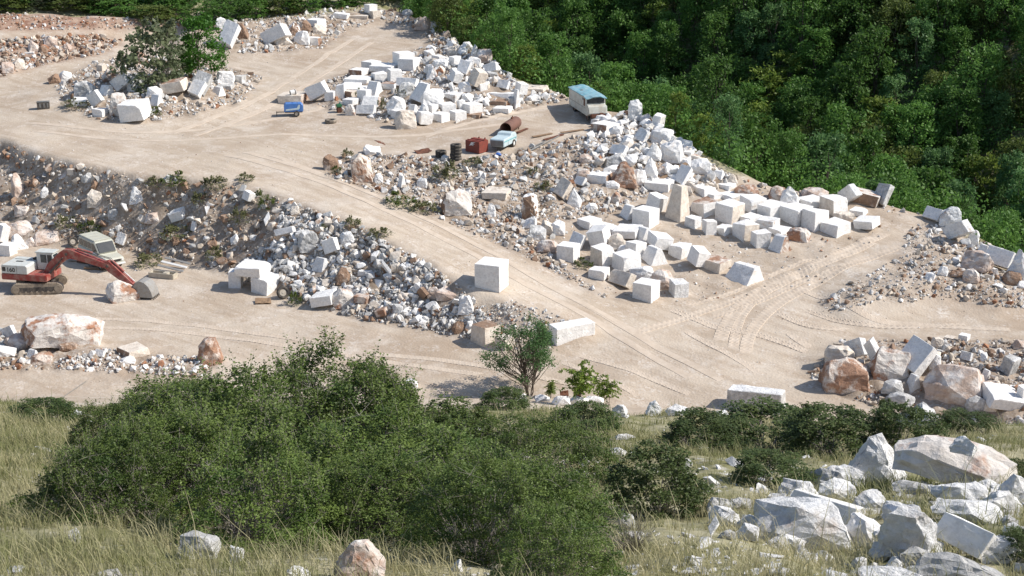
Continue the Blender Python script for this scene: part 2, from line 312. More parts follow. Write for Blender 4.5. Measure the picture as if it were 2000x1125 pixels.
# ground
def ground_mat():
    m, nt, b = mat('quarry_ground')
    tc = N(nt, "TexCoord"); v = tc.outputs["Object"]; at = N(nt, "Attribute"); at.attribute_name = 'zone'
    sep = N(nt, "SeparateColor"); L(nt, at.outputs["Color"], sep.inputs[0])
    m0 = N(nt, "Mapping"); m0.inputs["Rotation"].default_value = (0, 0, R(37)); L(nt, v, m0.inputs[0])
    mp = N(nt, "Mapping"); mp.inputs["Scale"].default_value = (.13, 1.0, 1); L(nt, m0.outputs[0], mp.inputs[0])
    streak = noise_n(nt, mp.outputs[0], .9, 8, .65)
    c = mix(nt, ramp(nt, noise_n(nt, v, .12, 6, .6), [(.35, 0), (.65, 1)]), (.44, .365, .285), (.53, .455, .37))
    c = mix(nt, ramp(nt, streak, [(.46, 0), (.66, .6)]), c, (.33, .25, .18))
    c = mix(nt, ramp(nt, noise_n(nt, v, .07, 5, .7), [(.47, 0), (.64, .7)]), c, (.35, .27, .20))
    c = mix(nt, ramp(nt, noise_n(nt, v, .16, 7, .72), [(.54, 0), (.68, .65)]), c, (.60, .54, .47))
    c = mix(nt, ramp(nt, noise_n(nt, v, .35, 8, .75), [(.55, 0), (.7, .7)]), c, (.60, .54, .47))
    # pebbles
    vo = N(nt, "TexVoronoi"); vo.inputs["Scale"].default_value = 5.5; L(nt, v, vo.inputs["Vector"])
    peb = ramp(nt, vo.outputs["Color"], [(.25, (.34, .25, .18)), (.5, (.52, .44, .36)), (.78, (.70, .66, .61))])
    c = mix(nt, math_n(nt, 'MULTIPLY', ramp(nt, noise_n(nt, v, .8, 6, .7), [(.5, 0), (.66, 1)]), .45), c, peb)
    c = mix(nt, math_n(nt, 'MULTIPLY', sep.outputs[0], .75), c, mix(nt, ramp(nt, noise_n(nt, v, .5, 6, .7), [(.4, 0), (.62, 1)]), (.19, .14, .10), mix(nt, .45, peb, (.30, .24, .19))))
    red = mix(nt, ramp(nt, noise_n(nt, v, .9, 6, .7), [(.4, 0), (.6, 1)]), (.21, .11, .075), (.39, .28, .21))
    c = mix(nt, sep.outputs[2], c, red)
    gr = mix(nt, ramp(nt, noise_n(nt, v, .7, 8, .7), [(.42, 0), (.6, 1)]), (.17, .165, .075), (.36, .33, .22))
    gr = mix(nt, ramp(nt, noise_n(nt, v, 1.6, 8, .7), [(.57, 0), (.66, .8)]), gr, (.52, .50, .47))
    c = mix(nt, sep.outputs[1], c, gr)
    L(nt, c, b.inputs["Base Color"]); b.inputs["Roughness"].default_value = .95; b.inputs["Specular IOR Level"].default_value = .1
    h = math_n(nt, 'ADD', math_n(nt, 'MULTIPLY', vo.outputs["Distance"], .5), math_n(nt, 'ADD', math_n(nt, 'MULTIPLY', streak, .35), noise_n(nt, v, 1.7, 8, .7)))
    bump(nt, b, h, .33, .12)
    return m
M['ground'] = ground_mat()

# ------------------------------------------------------------------ object helpers
def link(name, me, parent=None):
    o = bpy.data.objects.new(name, me); COL.objects.link(o)
    if parent: o.parent = parent
    return o
def tag(o, label=None, cat=None, group=None, kind=None):
    for k, v in (('label', label), ('category', cat), ('group', group), ('kind', kind)):
        if v: o[k] = v
    return o
def empty(name, loc, rz=0, **k):
    o = link(name, None); o.location = loc; o.rotation_euler = (0, 0, rz); o.empty_display_size = .3
    return tag(o, **k)
def mesh_np(name, V, F, mats, lv=None, smooth=False, mi=None):
    V = np.asarray(V, np.float32); F = np.asarray(F, np.int32); me = bpy.data.meshes.new(name)
    n, k = F.shape
    me.vertices.add(len(V)); me.vertices.foreach_set("co", V.ravel()); me.loops.add(n * k); me.loops.foreach_set("vertex_index", F.ravel())
    me.polygons.add(n); me.polygons.foreach_set("loop_start", np.arange(0, n * k, k, dtype=np.int32))
    if mi is not None: me.polygons.foreach_set("material_index", np.asarray(mi, np.int32))
    me.polygons.foreach_set("use_smooth", np.full(n, smooth))
    for m in (mats if isinstance(mats, (list, tuple)) else [mats]): me.materials.append(m)
    if lv is not None:
        a = me.attributes.new('lv', 'FLOAT', 'POINT'); a.data.foreach_set("value", np.asarray(lv, np.float32))
    me.update(calc_edges=True); me.validate(); return me

# ground sheet
na, nd = GX.shape
idx = np.arange(na * nd).reshape(na, nd)
F = np.stack([idx[:-1, :-1], idx[1:, :-1], idx[1:, 1:], idx[:-1, 1:]], -1).reshape(-1, 4)[:, ::-1]
me = mesh_np('ground', np.stack([GX, GY, GZ], -1).reshape(-1, 3), F, M['ground'], smooth=True)
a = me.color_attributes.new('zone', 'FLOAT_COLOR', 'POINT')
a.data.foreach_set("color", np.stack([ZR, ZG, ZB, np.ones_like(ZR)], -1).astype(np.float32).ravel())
tag(link('ground', me), kind='structure')

# ------------------------------------------------------------------ stone shapes (metres, view-aligned: x right, y away, z up)
def hull(points):
    bm = bmesh.new()
    for p in points: bm.verts.new(p)
    r = bmesh.ops.convex_hull(bm, input=bm.verts)
    bmesh.ops.delete(bm, geom=[g for g in r['geom_interior'] if isinstance(g, bmesh.types.BMVert)], context='VERTS')
    bmesh.ops.dissolve_limit(bm, angle_limit=R(4), verts=bm.verts, edges=bm.edges)
    return bm
def rough_up(bm, size, amp, fr, seed, cuts=2, bev=.02):
    if bev: bmesh.ops.bevel(bm, geom=list(bm.edges), offset=size * bev, segments=1, affect='EDGES', clamp_overlap=True)
    bmesh.ops.triangulate(bm, faces=bm.faces)
    for _ in range(cuts):
        long = [e for e in bm.edges if e.calc_length() > size * .13]
        if not long: break
        bmesh.ops.subdivide_edges(bm, edges=long, cuts=1); bmesh.ops.triangulate(bm, faces=[f for f in bm.faces if len(f.verts) > 3])
    bm.normal_update()
    off = Vector((seed * 3.1, seed * 1.7, seed * .9)); k = fr / size
    mv = []
    for v in bm.verts:
        q = v.co * k + off; n = noise.fractal(q, 1.0, 2.0, 4)
        s = abs(noise.noise(q * .9 + Vector((9, 3, 1)))) * 1.4
        mv.append(v.normal * (n * .6 - s * .5) * amp * size)
    for v, d in zip(bm.verts, mv): v.co += d
def rot_yr(bm, yaw, roll=0, pitch=0):
    m = Matrix.Rotation(R(roll), 3, 'Y') @ Matrix.Rotation(R(pitch), 3, 'X') @ Matrix.Rotation(yaw, 3, 'Z')
    for v in bm.verts: v.co = m @ v.co
def box_pts(W, D, H, rnd, jit=.05, cut=1):
    pts = []
    corners = [(x, y, z) for x in (-1, 1) for y in (-1, 1) for z in (0, 1)]
    cutset = rnd.sample([c for c in corners if c[2] == 1], cut) if cut else []
    for c in corners:
        q = [c[0] * W / 2 * (1 + rnd.uniform(-jit, jit)), c[1] * D / 2 * (1 + rnd.uniform(-jit, jit)), c[2] * H * (1 + rnd.uniform(-jit, jit) * (c[2]))]
        if c in cutset:
            f = rnd.uniform(.1, .3)
            for ax in range(3):
                r = list(q); r[ax] -= (c[ax] if ax < 2 else 1) * (W, D, H)[ax] * f * rnd.uniform(.5, 1.2); pts.append(Vector(r))
        else: pts.append(Vector(q))
    return pts
def stone_bm(typ, w, h, dep, s, roll, seed, jag=False):
    rnd = random.Random(seed); sd, cd = math.sin(dep), math.cos(dep)
    if typ in ('box', 'cube', 'flat', 'pillar', 'wall'):
        th = math.atan2(1 - s, s); W = s * w / math.cos(th); D = W
        if typ == 'wall': D = W * .33
        vert = W * math.cos(th) * 0 + (W * math.sin(th) + D * math.cos(th)) * sd
        H = (h - vert) / cd
        if typ in ('box', 'cube') and s < .2:                          # a long block seen end and side
            th = R(60); W = s * w / math.cos(th); D = (1 - s) * w / math.sin(th); vert = (W * math.sin(th) + D * math.cos(th)) * sd; H = max((h - vert) / cd, .5 * W)
        if H < .22 * h:
            D *= max(.3, (h * .78) / max(vert, .01)); vert = (W * math.sin(th) + D * math.cos(th)) * sd; H = max((h - vert) / cd, .2 * h)
        p = box_pts(W, D, H, rnd, .02 if typ == 'cube' else .09, 0 if typ in ('cube',) else rnd.choice((0, 1, 1, 2)))
        if typ == 'pillar':
            for q in p:
                k = 1 - .45 * q.z / H; q.x = q.x * k + .12 * W * q.z / H; q.y *= k
        bm = hull(p); rough_up(bm, max(W, D, H), .016 if typ != 'cube' else .008, 4, seed, 3, .012); rot_yr(bm, -th, roll, 0)
    elif typ == 'wedge':
        th = math.atan2(1 - s, s); W = s * w / math.cos(th) if s > .15 else w; D = W * .9; H = h * .8
        p = box_pts(W, D, H, rnd, .06, 0); sh = rnd.uniform(.1, .35)
        for q in p:
            if q.z > .5 * H: q.y = q.y * .25 + D * .1; q.x = q.x * .8 + W * (sh - .2) * .5
        bm = hull(p); rough_up(bm, max(W, D, H), .012, 4, seed, 3, .012); rot_yr(bm, -th, roll, 0)
    elif typ == 'slab':
        p = box_pts(w, .34 * w, .9 * h, rnd, .08, 1); bm = hull(p); rough_up(bm, w, .014, 4, seed, 3, .012)
        rot_yr(bm, -math.acos(min(1, max(.3, s))) if s else 0, roll, -24)
    else:
        n = (12 if w < 1.7 else 22) if jag else (20 if seed % 3 else 14); p = []
        for i in range(n):
            d = Vector((rnd.gauss(0, 1), rnd.gauss(0, 1), rnd.gauss(0, 1))).normalized()
            m = max(abs(d.x), abs(d.y), abs(d.z)); d = d * (.45 + .55 / (1 + 1.2 * (1 - m)))  # between ball and box
            d = d / max(abs(d.x), abs(d.y), abs(d.z)) ** .55
            z = d.z * .5 + .5
            k = 1 - (.72 * z ** 1.2 if typ == 'pyr' else .18 * z)
            p.append(Vector((d.x * k * w / 2, d.y * k * w * .42, z * h)))
        for x in (-1, 1):
            for y in (-1, 1): p.append(Vector((x * w * .42 * rnd.uniform(.8, 1), y * w * .36 * rnd.uniform(.8, 1), 0)))
        bm = hull(p); big = w > 1.6
        rough_up(bm, max(w, h), .06 if jag else .05, 7 if jag else 6, seed, 4 if big or jag else 3, .006 if jag else .012); rot_yr(bm, rnd.uniform(-.3, .3), roll, 0)
    # fit to the sight: width and apparent height
    xs = [v.co.x for v in bm.verts]; fx = w / (max(xs) - min(xs)); cx = (max(xs) + min(xs)) / 2
    pr = [v.co.z * cd + v.co.y * sd for v in bm.verts]; fv = h / (max(pr) - min(pr)); fv = max(.45, min(1.8, fv))
    for v in bm.verts: v.co = Vector(((v.co.x - cx) * fx, v.co.y * fv, v.co.z * fv))
    lo = min(bm.verts, key=lambda v: v.co.z * cd + v.co.y * sd).co.copy()
    for v in bm.verts: v.co.y -= lo.y; v.co.z -= lo.z
    return bm
ZONE = {'A': (0, 0, 4), 'B': (500, 0, 4), 'C': (1000, 0, 4), 'D': (1500, 0, 4), 'E': (0, 281, 4), 'F': (500, 281, 4), 'G': (1000, 281, 4), 'H': (1500, 281, 4),
        'I': (0, 562, 4), 'J': (500, 562, 4), 'K': (1000, 562, 4), 'L': (1500, 562, 4), 'M': (0, 843, 3.99), 'N': (500, 843, 3.99), 'O': (1000, 843, 3.99), 'P': (1500, 843, 3.99), 'X': (0, 0, 1)}
NAMES = {'box': 'marble_block', 'cube': 'marble_block', 'wall': 'marble_block', 'flat': 'flat_stone', 'pillar': 'marble_pillar', 'wedge': 'marble_block', 'slab': 'flat_stone', 'rough': 'boulder', 'pyr': 'boulder'}
CATS = {'marble_block': 'stone block', 'flat_stone': 'stone slab', 'marble_pillar': 'stone block', 'boulder': 'boulder'}
OCC = []                                   # where stones stand, kept clear of rubble
def stones(group, table):
    for ln in table.strip().split('\n'):
        spec, label = ln.split('|'); f = spec.split(); label = label.strip()
        ox, oy, k = ZONE[f[0]]; x0, y0, x1, y1 = (float(a) for a in f[1:5]); typ, mt = f[5], f[6]
        s = float(f[7]) if len(f) > 7 else .6; roll = float(f[8]) if len(f) > 8 else 0; lift = float(f[9]) if len(f) > 9 else 0
        u0, u1, v0, v1 = ox + x0 / k, ox + x1 / k, oy + y0 / k, oy + y1 / k
        g = hit1((u0 + u1) / 2, v1, lift); q = ppm(g); grow = 1.10 if g.y > 75 else (1.12 if f[0] == 'P' else 1.0); w, h = (u1 - u0) / q * grow, (v1 - v0) / q * grow
        dep = math.atan2(CAM_H - g.z, math.hypot(g.x, g.y))
        seed = sum(ord(c) * (i + 1) for i, c in enumerate(ln)) % 9973
        name = NAMES[typ]
        bm = stone_bm(typ, w, h, dep, s, roll, seed, g.y < 75)
        me = bpy.data.meshes.new(name); 
        m2 = None
        if '/' in mt: mt, m2 = mt.split('/')
        me.materials.append(M[mt])
        if m2:                                   # one broken, stained face: t top, r right, f front, l left
            me.materials.append(M[m2[0]]); d = {'t': (0, 0, 1), 'r': (1, -.25, 0), 'f': (-.2, -1, .2), 'l': (-1, -.4, 0)}[m2[1]]; d = Vector(d).normalized()
            bm.normal_update()
            for fc in bm.faces:
                if fc.normal.dot(d) > .72: fc.material_index = 1
        bm.to_mesh(me); bm.free()
        o = link(name, me); sink = .05 * h
        o.location = (g.x, g.y, g.z - sink * .3); o.rotation_euler = (0, 0, -math.atan2(g.x, g.y))
        tag(o, label, CATS[name], group); OCC.append((g.x, g.y, w))

stones('marble blocks heaped behind the blue compressor', '''
B 178 720 405 825 box c/rr .75 | cream marble block with a rusty end, carrying the white drum
B 390 650 575 785 slab w .9 -24 | wide tilted marble slab just right of the block with the drum, grey side showing
B 540 712 620 790 cube w .8 | small upright white block propping the wide tilted slab
B 625 660 710 775 box w .75 | tall white block with a dark split on its right, left end of the heap
B 695 590 910 665 box w .75 | long flat-topped white block lying across the back left of the heap
B 680 640 825 695 flat w .85 | thin long white slab with a shaded front edge, left side of the heap
B 690 665 870 745 flat w .8 | broad white slab sloping towards the viewer in the left half of the heap
B 830 470 975 550 cube w .5 | clean white cube at the back of the heap nearest the upper track
B 895 490 1120 568 flat w .7 | broad flat white slab leaning beside the clean cube at the back of the heap
B 1075 405 1235 515 cube w .3 | highest and largest white block at the back of the heap
B 1115 450 1280 558 box w .65 | big white block directly in front of the highest block
B 730 530 880 595 box w/rf .6 | white block with a rust-brown front at the back left of the heap
B 905 560 1025 642 box w .25 | white block with a grey left face in the middle of the heap
B 1030 542 1140 642 box w .25 | white block beside the grey-faced one in the middle of the heap
B 1100 610 1265 690 slab w .85 12 | tilted white slab lying below the middle blocks of the heap
B 850 640 990 752 wedge w .5 | white wedge block with a pointed top in the heap's centre left
B 795 700 900 795 box w .6 | square white block above the grass tuft in the heap's front left
B 695 700 795 782 box c/bf .5 | cream block with a brown broken front in the heap's left
B 680 765 800 832 flat w .6 | pale flat-topped slab just right of the green machine
B 700 820 790 905 rough m | rust-stained rough boulder right of the green machine
B 785 825 935 902 slab w .9 8 | white slab lying flat on the ground right of the rust-stained boulder
B 820 755 980 850 wedge w/rr .8 | white wedge block with a rust-orange right end in the heap's front
B 1025 760 1165 897 rough w | big rough white block standing at the front centre of the heap
B 1055 855 1150 932 box w .5 | white block squeezed under the big rough front block
B 1085 870 1250 1012 rough c | foremost cream boulder with a brown underside at the heap's foot
B 1205 650 1355 802 wedge w .5 14 | large white block leaning left in the middle of the heap
B 1290 700 1465 828 rough w | rough white boulder right of the leaning block in the heap
B 1100 650 1240 765 rough g | round grey weathered boulder in the middle of the heap
B 980 640 1110 702 flat w/rt .7 | slab with a rust-red top in the middle of the heap
B 1250 875 1385 977 box w .3 10 | white block tipped on its edge in the front row of the heap
B 1375 875 1510 962 cube w .55 | clean white block second along the front row right of the foremost boulder
B 1515 860 1640 947 cube w .35 | clean white block third along the front row of the heap
B 1640 875 1765 932 flat b .8 | thin brown slab on the ground at the right end of the heap's front row
B 1610 800 1765 902 cube w .4 | white block with a small hole in its top, standing behind the brown slab
B 1425 800 1560 890 box w .3 | white block second row, left of the block with the hole
B 1270 815 1350 897 rough w | small rounded white block in the heap's second row
B 1345 815 1425 897 box w .4 | small white block between two larger ones in the heap's second row
B 1180 820 1270 907 wedge w .5 | white wedge tucked behind the foremost cream boulder
B 1470 720 1615 802 box h .6 | greyish rough-topped block in the right half of the heap
B 1570 780 1640 862 box w .3 -8 | narrow white block leaning between the grey-topped and the holed block
B 1602 730 1700 802 rough w | rounded white boulder behind the block with the hole
B 1580 645 1680 722 rough w | white boulder halfway up the right side of the heap
B 1505 550 1620 657 box w .4 22 | white block tumbled at a steep tilt on the right slope of the heap
B 1330 510 1415 622 pyr w/rr | pointed white stone with an orange right side on the heap
B 1660 540 1805 692 box c .45 24 | large cream block tipped on a corner on the heap's right slope
B 1375 430 1490 482 flat w .5 10 | narrow white slab on the back right of the heap
B 1390 460 1505 525 rough w | white boulder under the narrow slab at the heap's back right
B 1505 440 1600 522 box w .4 | white block near the top of the heap's right slope
B 1570 470 1685 592 slab w .8 30 | upright white slab on the heap's upper right slope
B 1775 490 1895 572 slab w .9 -6 | white slab lying near the wooded edge behind the heap
B 1725 390 1845 492 rough p | big pinkish boulder on the wooded edge behind the heap
B 1610 330 1692 392 rough w | white boulder on the wooded edge above the pinkish one
B 1490 365 1575 437 rough c | cream boulder on the far end of the heap's ridge
B 1680 355 1740 452 pyr w | sharp white stone standing beside the pinkish boulder
B 1880 450 1960 542 rough g | grey boulder rolled just over the edge among the trees
B 1810 700 2040 785 box w .85 | long white block with a flat top right of the heap
B 1835 775 1975 832 flat b .8 | brown slab under the long white block right of the heap
B 1855 825 2000 887 flat w .75 | white slab on the ground below the brown slab, right of the heap
B 1880 625 1985 702 slab w .8 20 | tilted white slab propped behind the long white block
B 1720 645 1805 717 box w .4 | white block at the foot of the tipped cream block
C 0 705 65 850 wedge w .4 | white wedge standing alone right of the long white block
C 20 645 125 742 box w .4 12 | white block on the edge left of the long low cream stone
C 90 665 275 722 flat c .85 | long low cream stone lying on the edge left of the pyramid boulder
C 268 600 447 722 pyr p | big pinkish pyramid boulder on the edge behind the old bus
''')
stones('stones along the far top edge', '''
B 45 200 270 347 slab w .8 -20 | large leaning white slab among the far stones left of the track
B 245 175 360 277 pyr w/bf | pointed white block with a brown underside on the far bank
B 340 165 430 262 rough b | brown upright boulder between white blocks on the far bank
B 305 250 420 352 rough w | white boulder at the foot of the far bank
B 415 290 510 357 box w/rr .7 | white block with an orange right end on the far bank
B 140 280 285 352 rough c | cream boulder below the large leaning slab on the far bank
B 395 145 545 225 box w .6 | white block on top of the far bank
B 440 190 550 272 rough c | cream rounded block on the far bank's right
B 605 95 730 152 flat w .8 8 | white slab on the far end of the track, left of the cube
B 730 105 890 148 flat c .85 | long cream slab below the far white cube
B 880 85 975 147 box c .4 | cream block right below the far white cube
B 850 35 945 102 cube w .4 0 .5 | white cube perched highest at the far end of the track
B 1240 70 1345 132 rough g | grey boulder at the far right corner of the track
B 1235 135 1372 237 rough p | largest pinkish boulder at the far right corner of the track
B 1365 165 1452 232 rough g | grey-white boulder right of the largest pinkish one at the far corner
B 1140 75 1225 122 rough g | small grey boulder among the trees at the far end
B 1460 245 1522 292 rough p | small pink boulder on the edge below the far corner
A 1720 170 1885 382 slab w .7 38 | tall white slab leaning beside the bright green tree
A 1845 190 1942 302 rough b | brownish boulder behind the tall slab by the green tree
A 1690 140 1770 227 rough w | white stone above the tall slab by the green tree
''')
stones('stones round the bush island', '''
A 940 785 1182 952 box w .7 -8 | largest smooth white boulder at the foot of the bush island
A 865 735 997 907 rough m | pink striped boulder left of the largest white one on the island
A 730 845 850 917 flat w .6 | low white block left of the pink striped boulder
A 690 710 815 837 slab w .8 -28 | white slab leaning left on the island
A 565 760 705 832 flat w .8 | flat rough white stone at the island's left front
A 585 640 755 762 rough g | grey weathered boulder on the island's left
A 1265 615 1470 737 box c/rt .75 -12 | broad slab with an orange-stained top under the island's bushes
A 1475 630 1620 772 slab w .6 40 | white slab lying steeply right of the orange-topped slab
A 1500 560 1662 752 slab g .7 42 | dark grey slab leaning behind the steep white slab on the island
A 1650 680 1760 757 wedge w .5 | white wedge at the right foot of the dark leaning slab
A 1170 740 1282 837 wedge w .5 | white wedge right of the largest smooth boulder
A 1000 585 1150 722 rough g | dark grey boulder in the shade of the grey-green bush
A 870 580 1030 712 slab h .8 -30 | pale slab leaning against the dark grey boulder
A 1145 680 1272 762 rough w | white stone below the dark grey boulder on the island
A 800 545 922 637 rough r | rust-brown boulder at the island's upper left
A 760 500 835 557 box c .5 | small cream block above the rust-brown boulder
A 1035 410 1152 502 rough r | rust-pink boulder half under the grey-green bush
A 770 670 890 752 wedge w .5 | white wedge between the grey boulder and the leaning slab
A 1840 590 1922 657 box g .6 | small grey grooved block at the island's right end
A 1700 560 1832 652 rough w | white stone under the bright green tree
A 380 580 470 652 rough b | brown boulder at the island's left tip
A 470 560 562 642 rough w | whitish boulder beside the brown one at the island's left tip
A 1695 650 1830 702 flat g .8 | flat grey slab right of the leaning slabs on the island
''')
stones('stones of the brown bank beside the upper track', '''
A 225 320 305 407 rough p | tallest brown boulder on the bank of brown stones
A 350 285 447 362 rough p | broad brown boulder on top of the bank of brown stones
A 305 360 372 422 rough b | brown boulder below the tallest one on the brown bank
A 490 345 562 397 rough p | brown boulder near the right end of the brown bank
A 110 465 197 547 rough c | cream boulder at the front left of the brown bank
A 20 490 112 572 rough p | brown boulder left of the cream one at the brown bank's front
A 170 395 285 427 flat w .8 | flat pale stone in the middle of the brown bank
''')
stones('boulders on the ridge above the block yard', '''
C 905 790 1020 947 rough w | tall white boulder on the ridge right of the old bus
C 1000 905 1090 977 rough m | cream boulder with a rusty front between the two tall white ones
C 1090 890 1195 1022 box w .6 8 | white slab-like block standing at the ridge's wooded edge
C 625 945 830 1052 box w/rf .55 | large white block with rust on it, in front of the old bus
C 760 980 860 1052 rough w | white boulder right of the block in front of the bus
C 950 1000 1075 1124 slab h .7 30 | grey-white slab leaning on the ridge below the rusty cream boulder
C 1085 1010 1260 1124 rough w | broad white boulder on the ridge's right edge
G 760 10 905 102 slab w .7 20 | white slab tilted right on the ridge's left flank
G 1040 0 1165 132 pyr w | sharp white boulder in the middle of the ridge
G 1155 -20 1337 152 rough w | largest bright white boulder on the ridge's right
G 710 80 932 212 rough g | big grey-veined boulder behind the rust-brown one
G 775 150 970 347 pyr r | big rust-brown pointed boulder in the middle of the ridge
G 590 215 780 322 box w/br .75 | white boulder with a brown right end left of the rust-brown one
G 920 205 1045 327 rough w | white boulder directly right of the rust-brown one
G 1020 120 1140 262 pyr w | white jagged boulder above the long cut block
G 1040 265 1265 387 box w .78 | long squared block at the ridge's foot, left of the leaning slab
G 1265 170 1402 337 slab w .6 34 | tall white slab leaning behind the marble pillar
G 1390 120 1557 242 rough w | white slab heap on the wooded edge right of the leaning slab
G 525 80 622 152 rough p | brown-cream stone on the ridge's left
G 1140 180 1222 252 rough r | brown stone in the gap above the long cut block
G 1340 50 1422 97 flat w .7 | white flat stone at the ridge's wooded edge
G 1365 80 1492 132 rough m | rust-stained stone under the white flat one on the edge
G 1560 210 1667 292 wedge w .6 | white wedge stone on the edge below the slab heap
G 325 265 472 442 slab c .6 40 | long cream slab leaning steeply on the earth bank
G 425 360 542 497 pyr w | pointed white boulder at the foot of the steep cream slab
G 480 255 582 337 slab w .7 26 | narrow white stone above the pointed boulder
G 75 400 202 592 rough w/bf | tall white boulder with a brown lower half beside the haul road bank
G 725 290 837 352 rough w | white stone left below the rust-brown boulder
G 570 465 672 522 rough w | white stone lying in the brown gravel left of the yard
G 775 380 852 467 rough r | small rust-red stone in the gravel below the ridge
G 500 200 612 277 rough p | rust-tinted stone at the ridge's left foot
G 1675 240 1757 312 pyr c | cream pointed stone at the right end of the ridge
G 130 640 262 757 rough g | grey stone on the bank just above the haul road
G 205 600 345 712 rough c | cream boulder with a shaded side above the haul road
G 310 600 412 717 rough w | white boulder right of the cream one above the haul road
G 195 755 357 852 rough p | brownish boulder at the road edge left of the first yard block
G 90 570 190 662 rough w | white stone under the tall two-coloured boulder
''')
stones('marble blocks set out in the yard', '''
G 1195 335 1382 617 pillar c .62 | tallest block of the yard, a tapering upright pillar
G 945 490 1140 667 cube w .62 | neat white cube left of the upright pillar
G 1045 385 1212 552 box w .6 14 | white block tilted behind the neat cube
G 835 475 972 597 wedge w .45 | small white wedge left of the neat cube
G 510 565 697 672 flat w .5 | flat white block at the yard's upper left
G 630 610 832 697 flat w .75 8 | thin white slab right of the flat upper left block
G 585 640 767 812 box w .7 -18 | white block tipped over to the left, below the thin slab
G 790 630 1012 742 flat w .75 -6 | long flat-topped white block in the yard's left middle
G 945 650 1102 792 wedge w .4 | white block with a slanting grey left face under the neat cube
G 740 705 892 837 pyr c | cream pyramid-shaped block in the yard's left
G 1060 690 1252 832 box w .35 16 | white block tilted on edge right of the slanting grey-faced one
G 355 770 522 927 cube w .72 | first white block at the left end of the yard by the road
G 440 690 577 832 slab w .7 28 | white slab leaning behind the first block by the road
G 615 785 797 972 box w/cf .5 | white block with a trapezium front second from the road
G 785 830 1002 1032 box w .4 | biggest white block of the yard's front left
G 890 760 1042 902 box w .5 | white block right behind the biggest front left one
G 820 790 942 862 rough w | low white stone squeezed behind the biggest front left block
G 995 800 1207 957 wedge w .4 | white wedge with a sloping top right of the biggest front block
G 1225 775 1392 907 box w .55 | white block in the yard's middle with a level top
G 1370 805 1542 962 box w .45 18 | white block tilted right of the level-topped one
G 1500 880 1702 1017 box c/rt .6 | cream block with a rust-red patch on its top
G 1655 930 1957 1112 wedge w .55 | long wedge-shaped white block lying nearest the tyre tracks
G 600 960 757 1067 box w .75 | low white block at the road edge in front of the trapezium block
G 755 990 962 1132 slab c .7 26 | cream slab toppled left of the front cube
G 920 960 1112 1072 rough h | rough whitish boulder behind the front cube
X 1237 545 1286 592 cube w .68 | front cube of the yard, standing nearest the road junction
X 1270 528 1312 566 rough p | pinkish rough stone between the front cube and its grey neighbour
X 1307 546 1343 583 box h .3 | grey-fronted block right of the front cube
G 1405 320 1580 422 flat w .55 | white flat-topped block right of the upright pillar's top
G 1605 300 1747 367 flat w .6 | pale slab in the back row of the yard
G 1510 370 1652 442 box w .5 | white block between the back row and the rust-topped block
G 1595 360 1827 452 flat w .5 | broad flat block in the yard's back middle
G 1400 420 1612 582 box w/rt .45 -8 | white block with a red-brown broken top beside the pillar
G 1590 440 1802 637 box w/cr .58 | big squared block in the yard's centre with a cream broken side
G 1780 400 1977 547 box w .42 | big white block right behind the squared centre block
G 1920 460 2105 602 cube w .5 | white block with grey left face right of the centre pair
G 1765 540 1952 642 flat w .5 | flat white block in front of the centre pair
G 1725 600 1917 767 box w/cr .45 | white block with a broken cream side in the centre front
G 1580 630 1722 722 flat w .55 -8 | small tilted white slab lying left of the centre front blocks
G 1865 670 2012 817 box w .3 | white block with a ragged lower edge at the centre front
G 1350 560 1472 667 box h .6 | small whitish block in front of the pillar
G 1485 595 1592 717 box w .3 | small upright block right of the one before the pillar
G 1735 320 1922 412 rough r | low rust-red rock behind the yard's back row
G 1915 570 2082 682 cube h .7 | grey-fronted block right of the centre front
H 80 345 237 502 pyr w | rounded half-disc of white marble standing on edge
H 0 335 142 452 rough r | rust-red boulder left of the half-disc
H 265 345 462 422 rough p | long rusty boulder at the wooded edge behind the yard
H 85 470 337 647 box w .55 | longest white block of the yard's right group
H 220 400 442 522 flat w .5 | white block touching the back end of the longest one
H 405 405 607 567 box w/cf .48 | squared white block with a broken front in the right group
H 260 515 457 692 box w .5 | white block in front of the longest one, right group
H 410 580 632 737 box w .57 | white block nearest the viewer in the right group
H 510 530 667 602 rough c | low broken stone between two blocks of the right group
H 635 495 772 572 flat w .75 | flat white block at the right end of the yard
H 670 565 862 672 flat w .72 -8 | propped white slab casting a shadow, rightmost of the yard
H 545 320 722 462 slab h .7 -34 | grey slab leaning against the big brown-faced one
H 640 350 885 492 box m/bf .8 8 | big slab boulder with a brown face at the wooded edge
H 810 320 967 492 slab g .6 24 | dark grey slab standing behind the brown-faced boulder
H 5 640 172 732 flat w .6 | low flat block left of the rusty boulder in the yard's front
H 150 660 322 772 rough m | rusty-white boulder at the yard's front
H 0 710 172 857 wedge w/rr .5 | wedge block with a rust-red right face at the yard's front
H -90 440 130 562 box w .55 | white block just below the half-disc
''')
